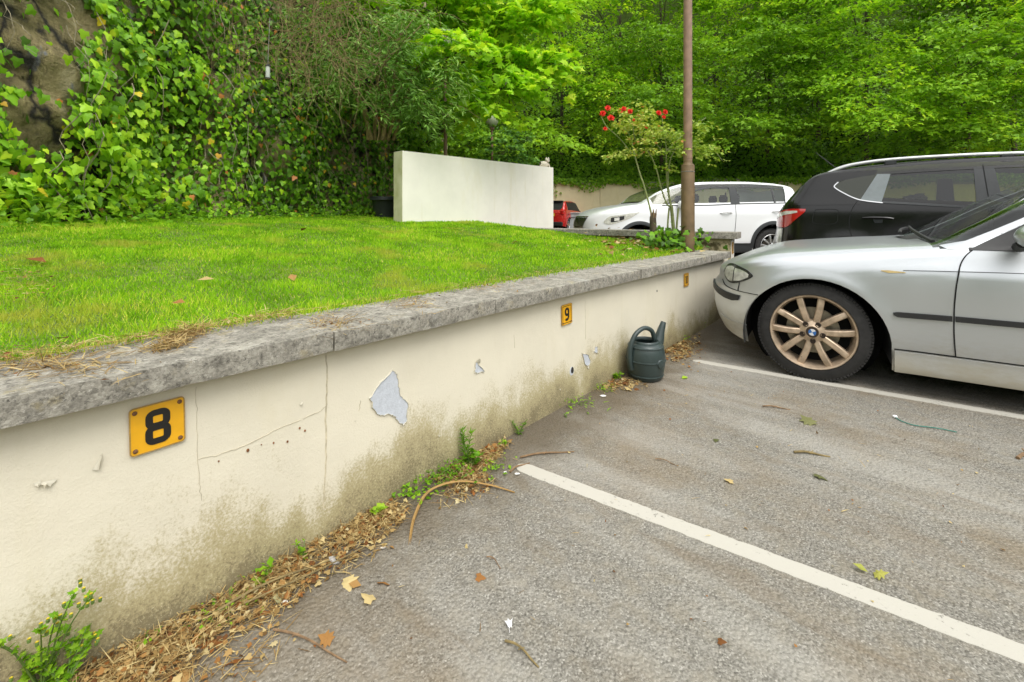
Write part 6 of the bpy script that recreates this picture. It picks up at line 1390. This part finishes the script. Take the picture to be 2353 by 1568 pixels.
stick((1824, 1042), (1906, 1050), .0055, 'pale bare twig on the tarmac ahead of the silver car', 'dry_stem'); stick((2338, 1056), (2400, 1035), .008, 'stubby pinkish stick at the edge of view', 'twig'); stick((1160, 1478), (1240, 1532), .003, 'thin tan twig on the near tarmac', 'dry_stem'); stick((1118, 1284), (1152, 1306), .002, 'tiny dark twig in the middle of the near bay')
stick((1752, 936), (1815, 942), .004, 'dark twig beside the far bay line'); stick((628, 1452), (800, 1520), .003, 'long red brown twig reaching out of the litter'); stick((500, 1420), (770, 1290), .0035, 'long bent twig lying along the litter', 'dry_stem', .012, .02); stick((560, 1405), (840, 1272), .0025, 'thin pale twig beside the long bent one', 'dry_stem', -.01, .022); stick((1505, 1058), (1555, 1070), .002, 'thin dark twig beyond the white line')
stick((2030, 2559 / 1.632 - 250), (2037, 2559 / 1.632 - 250 + 1), .0, '') if False else None
# long dried blade arched over the litter
bl = [onZ(940, 1255, 0), onZ(952, 1195, 0) + Vector((0, 0, .012)), onZ(985, 1142, 0) + Vector((0, 0, .022)), onZ(1050, 1120, 0) + Vector((0, 0, .024)), onZ(1120, 1122, 0) + Vector((0, 0, .015)), onZ(1182, 1134, 0) + Vector((0, 0, .005))]
pth = catmull(bl, 8); rows = []
for i, p in enumerate(pth):
    t = (pth[min(i + 1, len(pth) - 1)] - pth[max(i - 1, 0)]).normalized(); s_ = t.cross(Vector((0, 0, 1))).normalized(); w = .0065 * math.sin(math.pi * min(.97, .10 + .85 * i / (len(pth) - 1))) ** .6
    rows.append([p - s_ * w, p + Vector((0, 0, -.004)), p + s_ * w])
o = MB().grid(rows).build('dried_leaf_blade', 'dry_leaf', None, bl[0]); a_ = o.data.attributes.new('rnd', 'FLOAT', 'POINT'); a_.data.foreach_set('value', [.66] * len(o.data.vertices)); tag(o, 'long tan strap of dried leaf arching over the litter', 'leaf')
# scrap of white paper, feather, green twine, pale chips
simple('paper', (.80, .80, .80), .8, var=.03)
pp = onZ(766, 1297, 0); up_ = Vector((0, 0, 1)); fx = Vector((RT[0], RT[1], 0)); fy_ = Vector((-FW[0], -FW[1], 0)) * .35 + up_ * .94
rows = [[pp + fx * ((i - 2) * .0085 * (1 - .10 * j) + .001 * math.sin(j * 2)) + fy_ * (j * .0085) + Vector((0, .003 * math.sin(i * 2 + j), .002)) for i in range(5)] for j in range(5)]
tag(MB().grid(rows).build('paper_scrap', 'paper', None, pp, smooth=False), 'crisp white scrap of paper standing in the straw', 'paper')
fe = onZ(1170, 1445, 0); fo = empty('feather', fe, 'small white downy feather on the near tarmac', 'feather'); leaves('down', 'lance', [fe + Vector((random.gauss(0, .0018), random.gauss(0, .0018), .004)) for _ in range(26)], [Vector((FW[0], FW[1], .15)) + Vector((random.gauss(0, .30), random.gauss(0, .30), .1)) for _ in range(26)], [(0, 0, 1)] * 26, .020, 'paper', fo)
MB().tube([fe + Vector((-FW[0], -FW[1], 0)) * .016 + Vector((0, 0, .004)), fe + Vector((0, 0, .005)), fe + Vector((FW[0], FW[1], 0)) * .014 + Vector((0, 0, .006))], [.0006, .0003], 4).build('quill', 'paper', fo)
simple('twine_green', (.02, .17, .13), .6, var=.1)
tw = empty('twine', onZ(2057, 962, 0), 'green twine with a pale knot lying in front of the silver car', 'twine')
MB().tube(catmull([onZ(x, y, 0) + Vector((0, 0, .006)) for x, y in ((2055, 960), (2070, 970), (2100, 980), (2140, 985), (2165, 989), (2198, 996))], 5), .0024, 6).build('strand', 'twine_green', tw); MB().box(onZ(2056, 961, 0) + Vector((0, 0, .009)), (.02, .014, .012), .4, .003).build('knot', 'paper', tw)
simple('paint_chip', (.70, .69, .66), .7, var=.08)
for k, (px, py, s_, lab) in enumerate(((1385, 912, .030, 'flat white paint chip in front of the watering can'), (1188, 1092, .018, 'white chip beside the twig on the line'), (880, 1262, .014, 'white flake at the outer edge of the straw'), (1160, 1088, .012, 'tiny white flake by the line end'), (655, 1388, .016, 'white flake by the grey papery leaf'), (1040, 1068, .012, 'white flake under the tall spire weed'))):
    p = onZ(px, py, 0); tag(MB().prism(jag([(s_ * .6 * math.cos(a) * random.uniform(.7, 1.2), s_ * .35 * math.sin(a) * random.uniform(.7, 1.2)) for a in np.linspace(0, 5.5, 7)], .0008, 2), p + Vector((0, 0, .005)), Vector((RT[0], RT[1], .03)), Vector((FW[0], FW[1], .12)), up_, .0015).build('paint_chip', 'paint_chip', None, p, smooth=False), lab, 'paint chip', 'paint chips on the ground')
# bleached spots on the coping
simple('lichen_white', (.60, .60, .56), .95, var=.15, vs=80)
for px, py, r in ():
    z_ = CT + .0015; c = onZ(px, py, z_) if py < 889 else None
    if c is None: continue
    MB().prism(jag([(r * math.cos(a) * random.uniform(.7, 1.15), r * .75 * math.sin(a) * random.uniform(.7, 1.15)) for a in np.linspace(0, 5.7, 9)], .002, 3), Vector((c.x, c.y, z_)), UN, UY, up_, .0035).build('lichen_patch', 'lichen_white', wall, smooth=False)
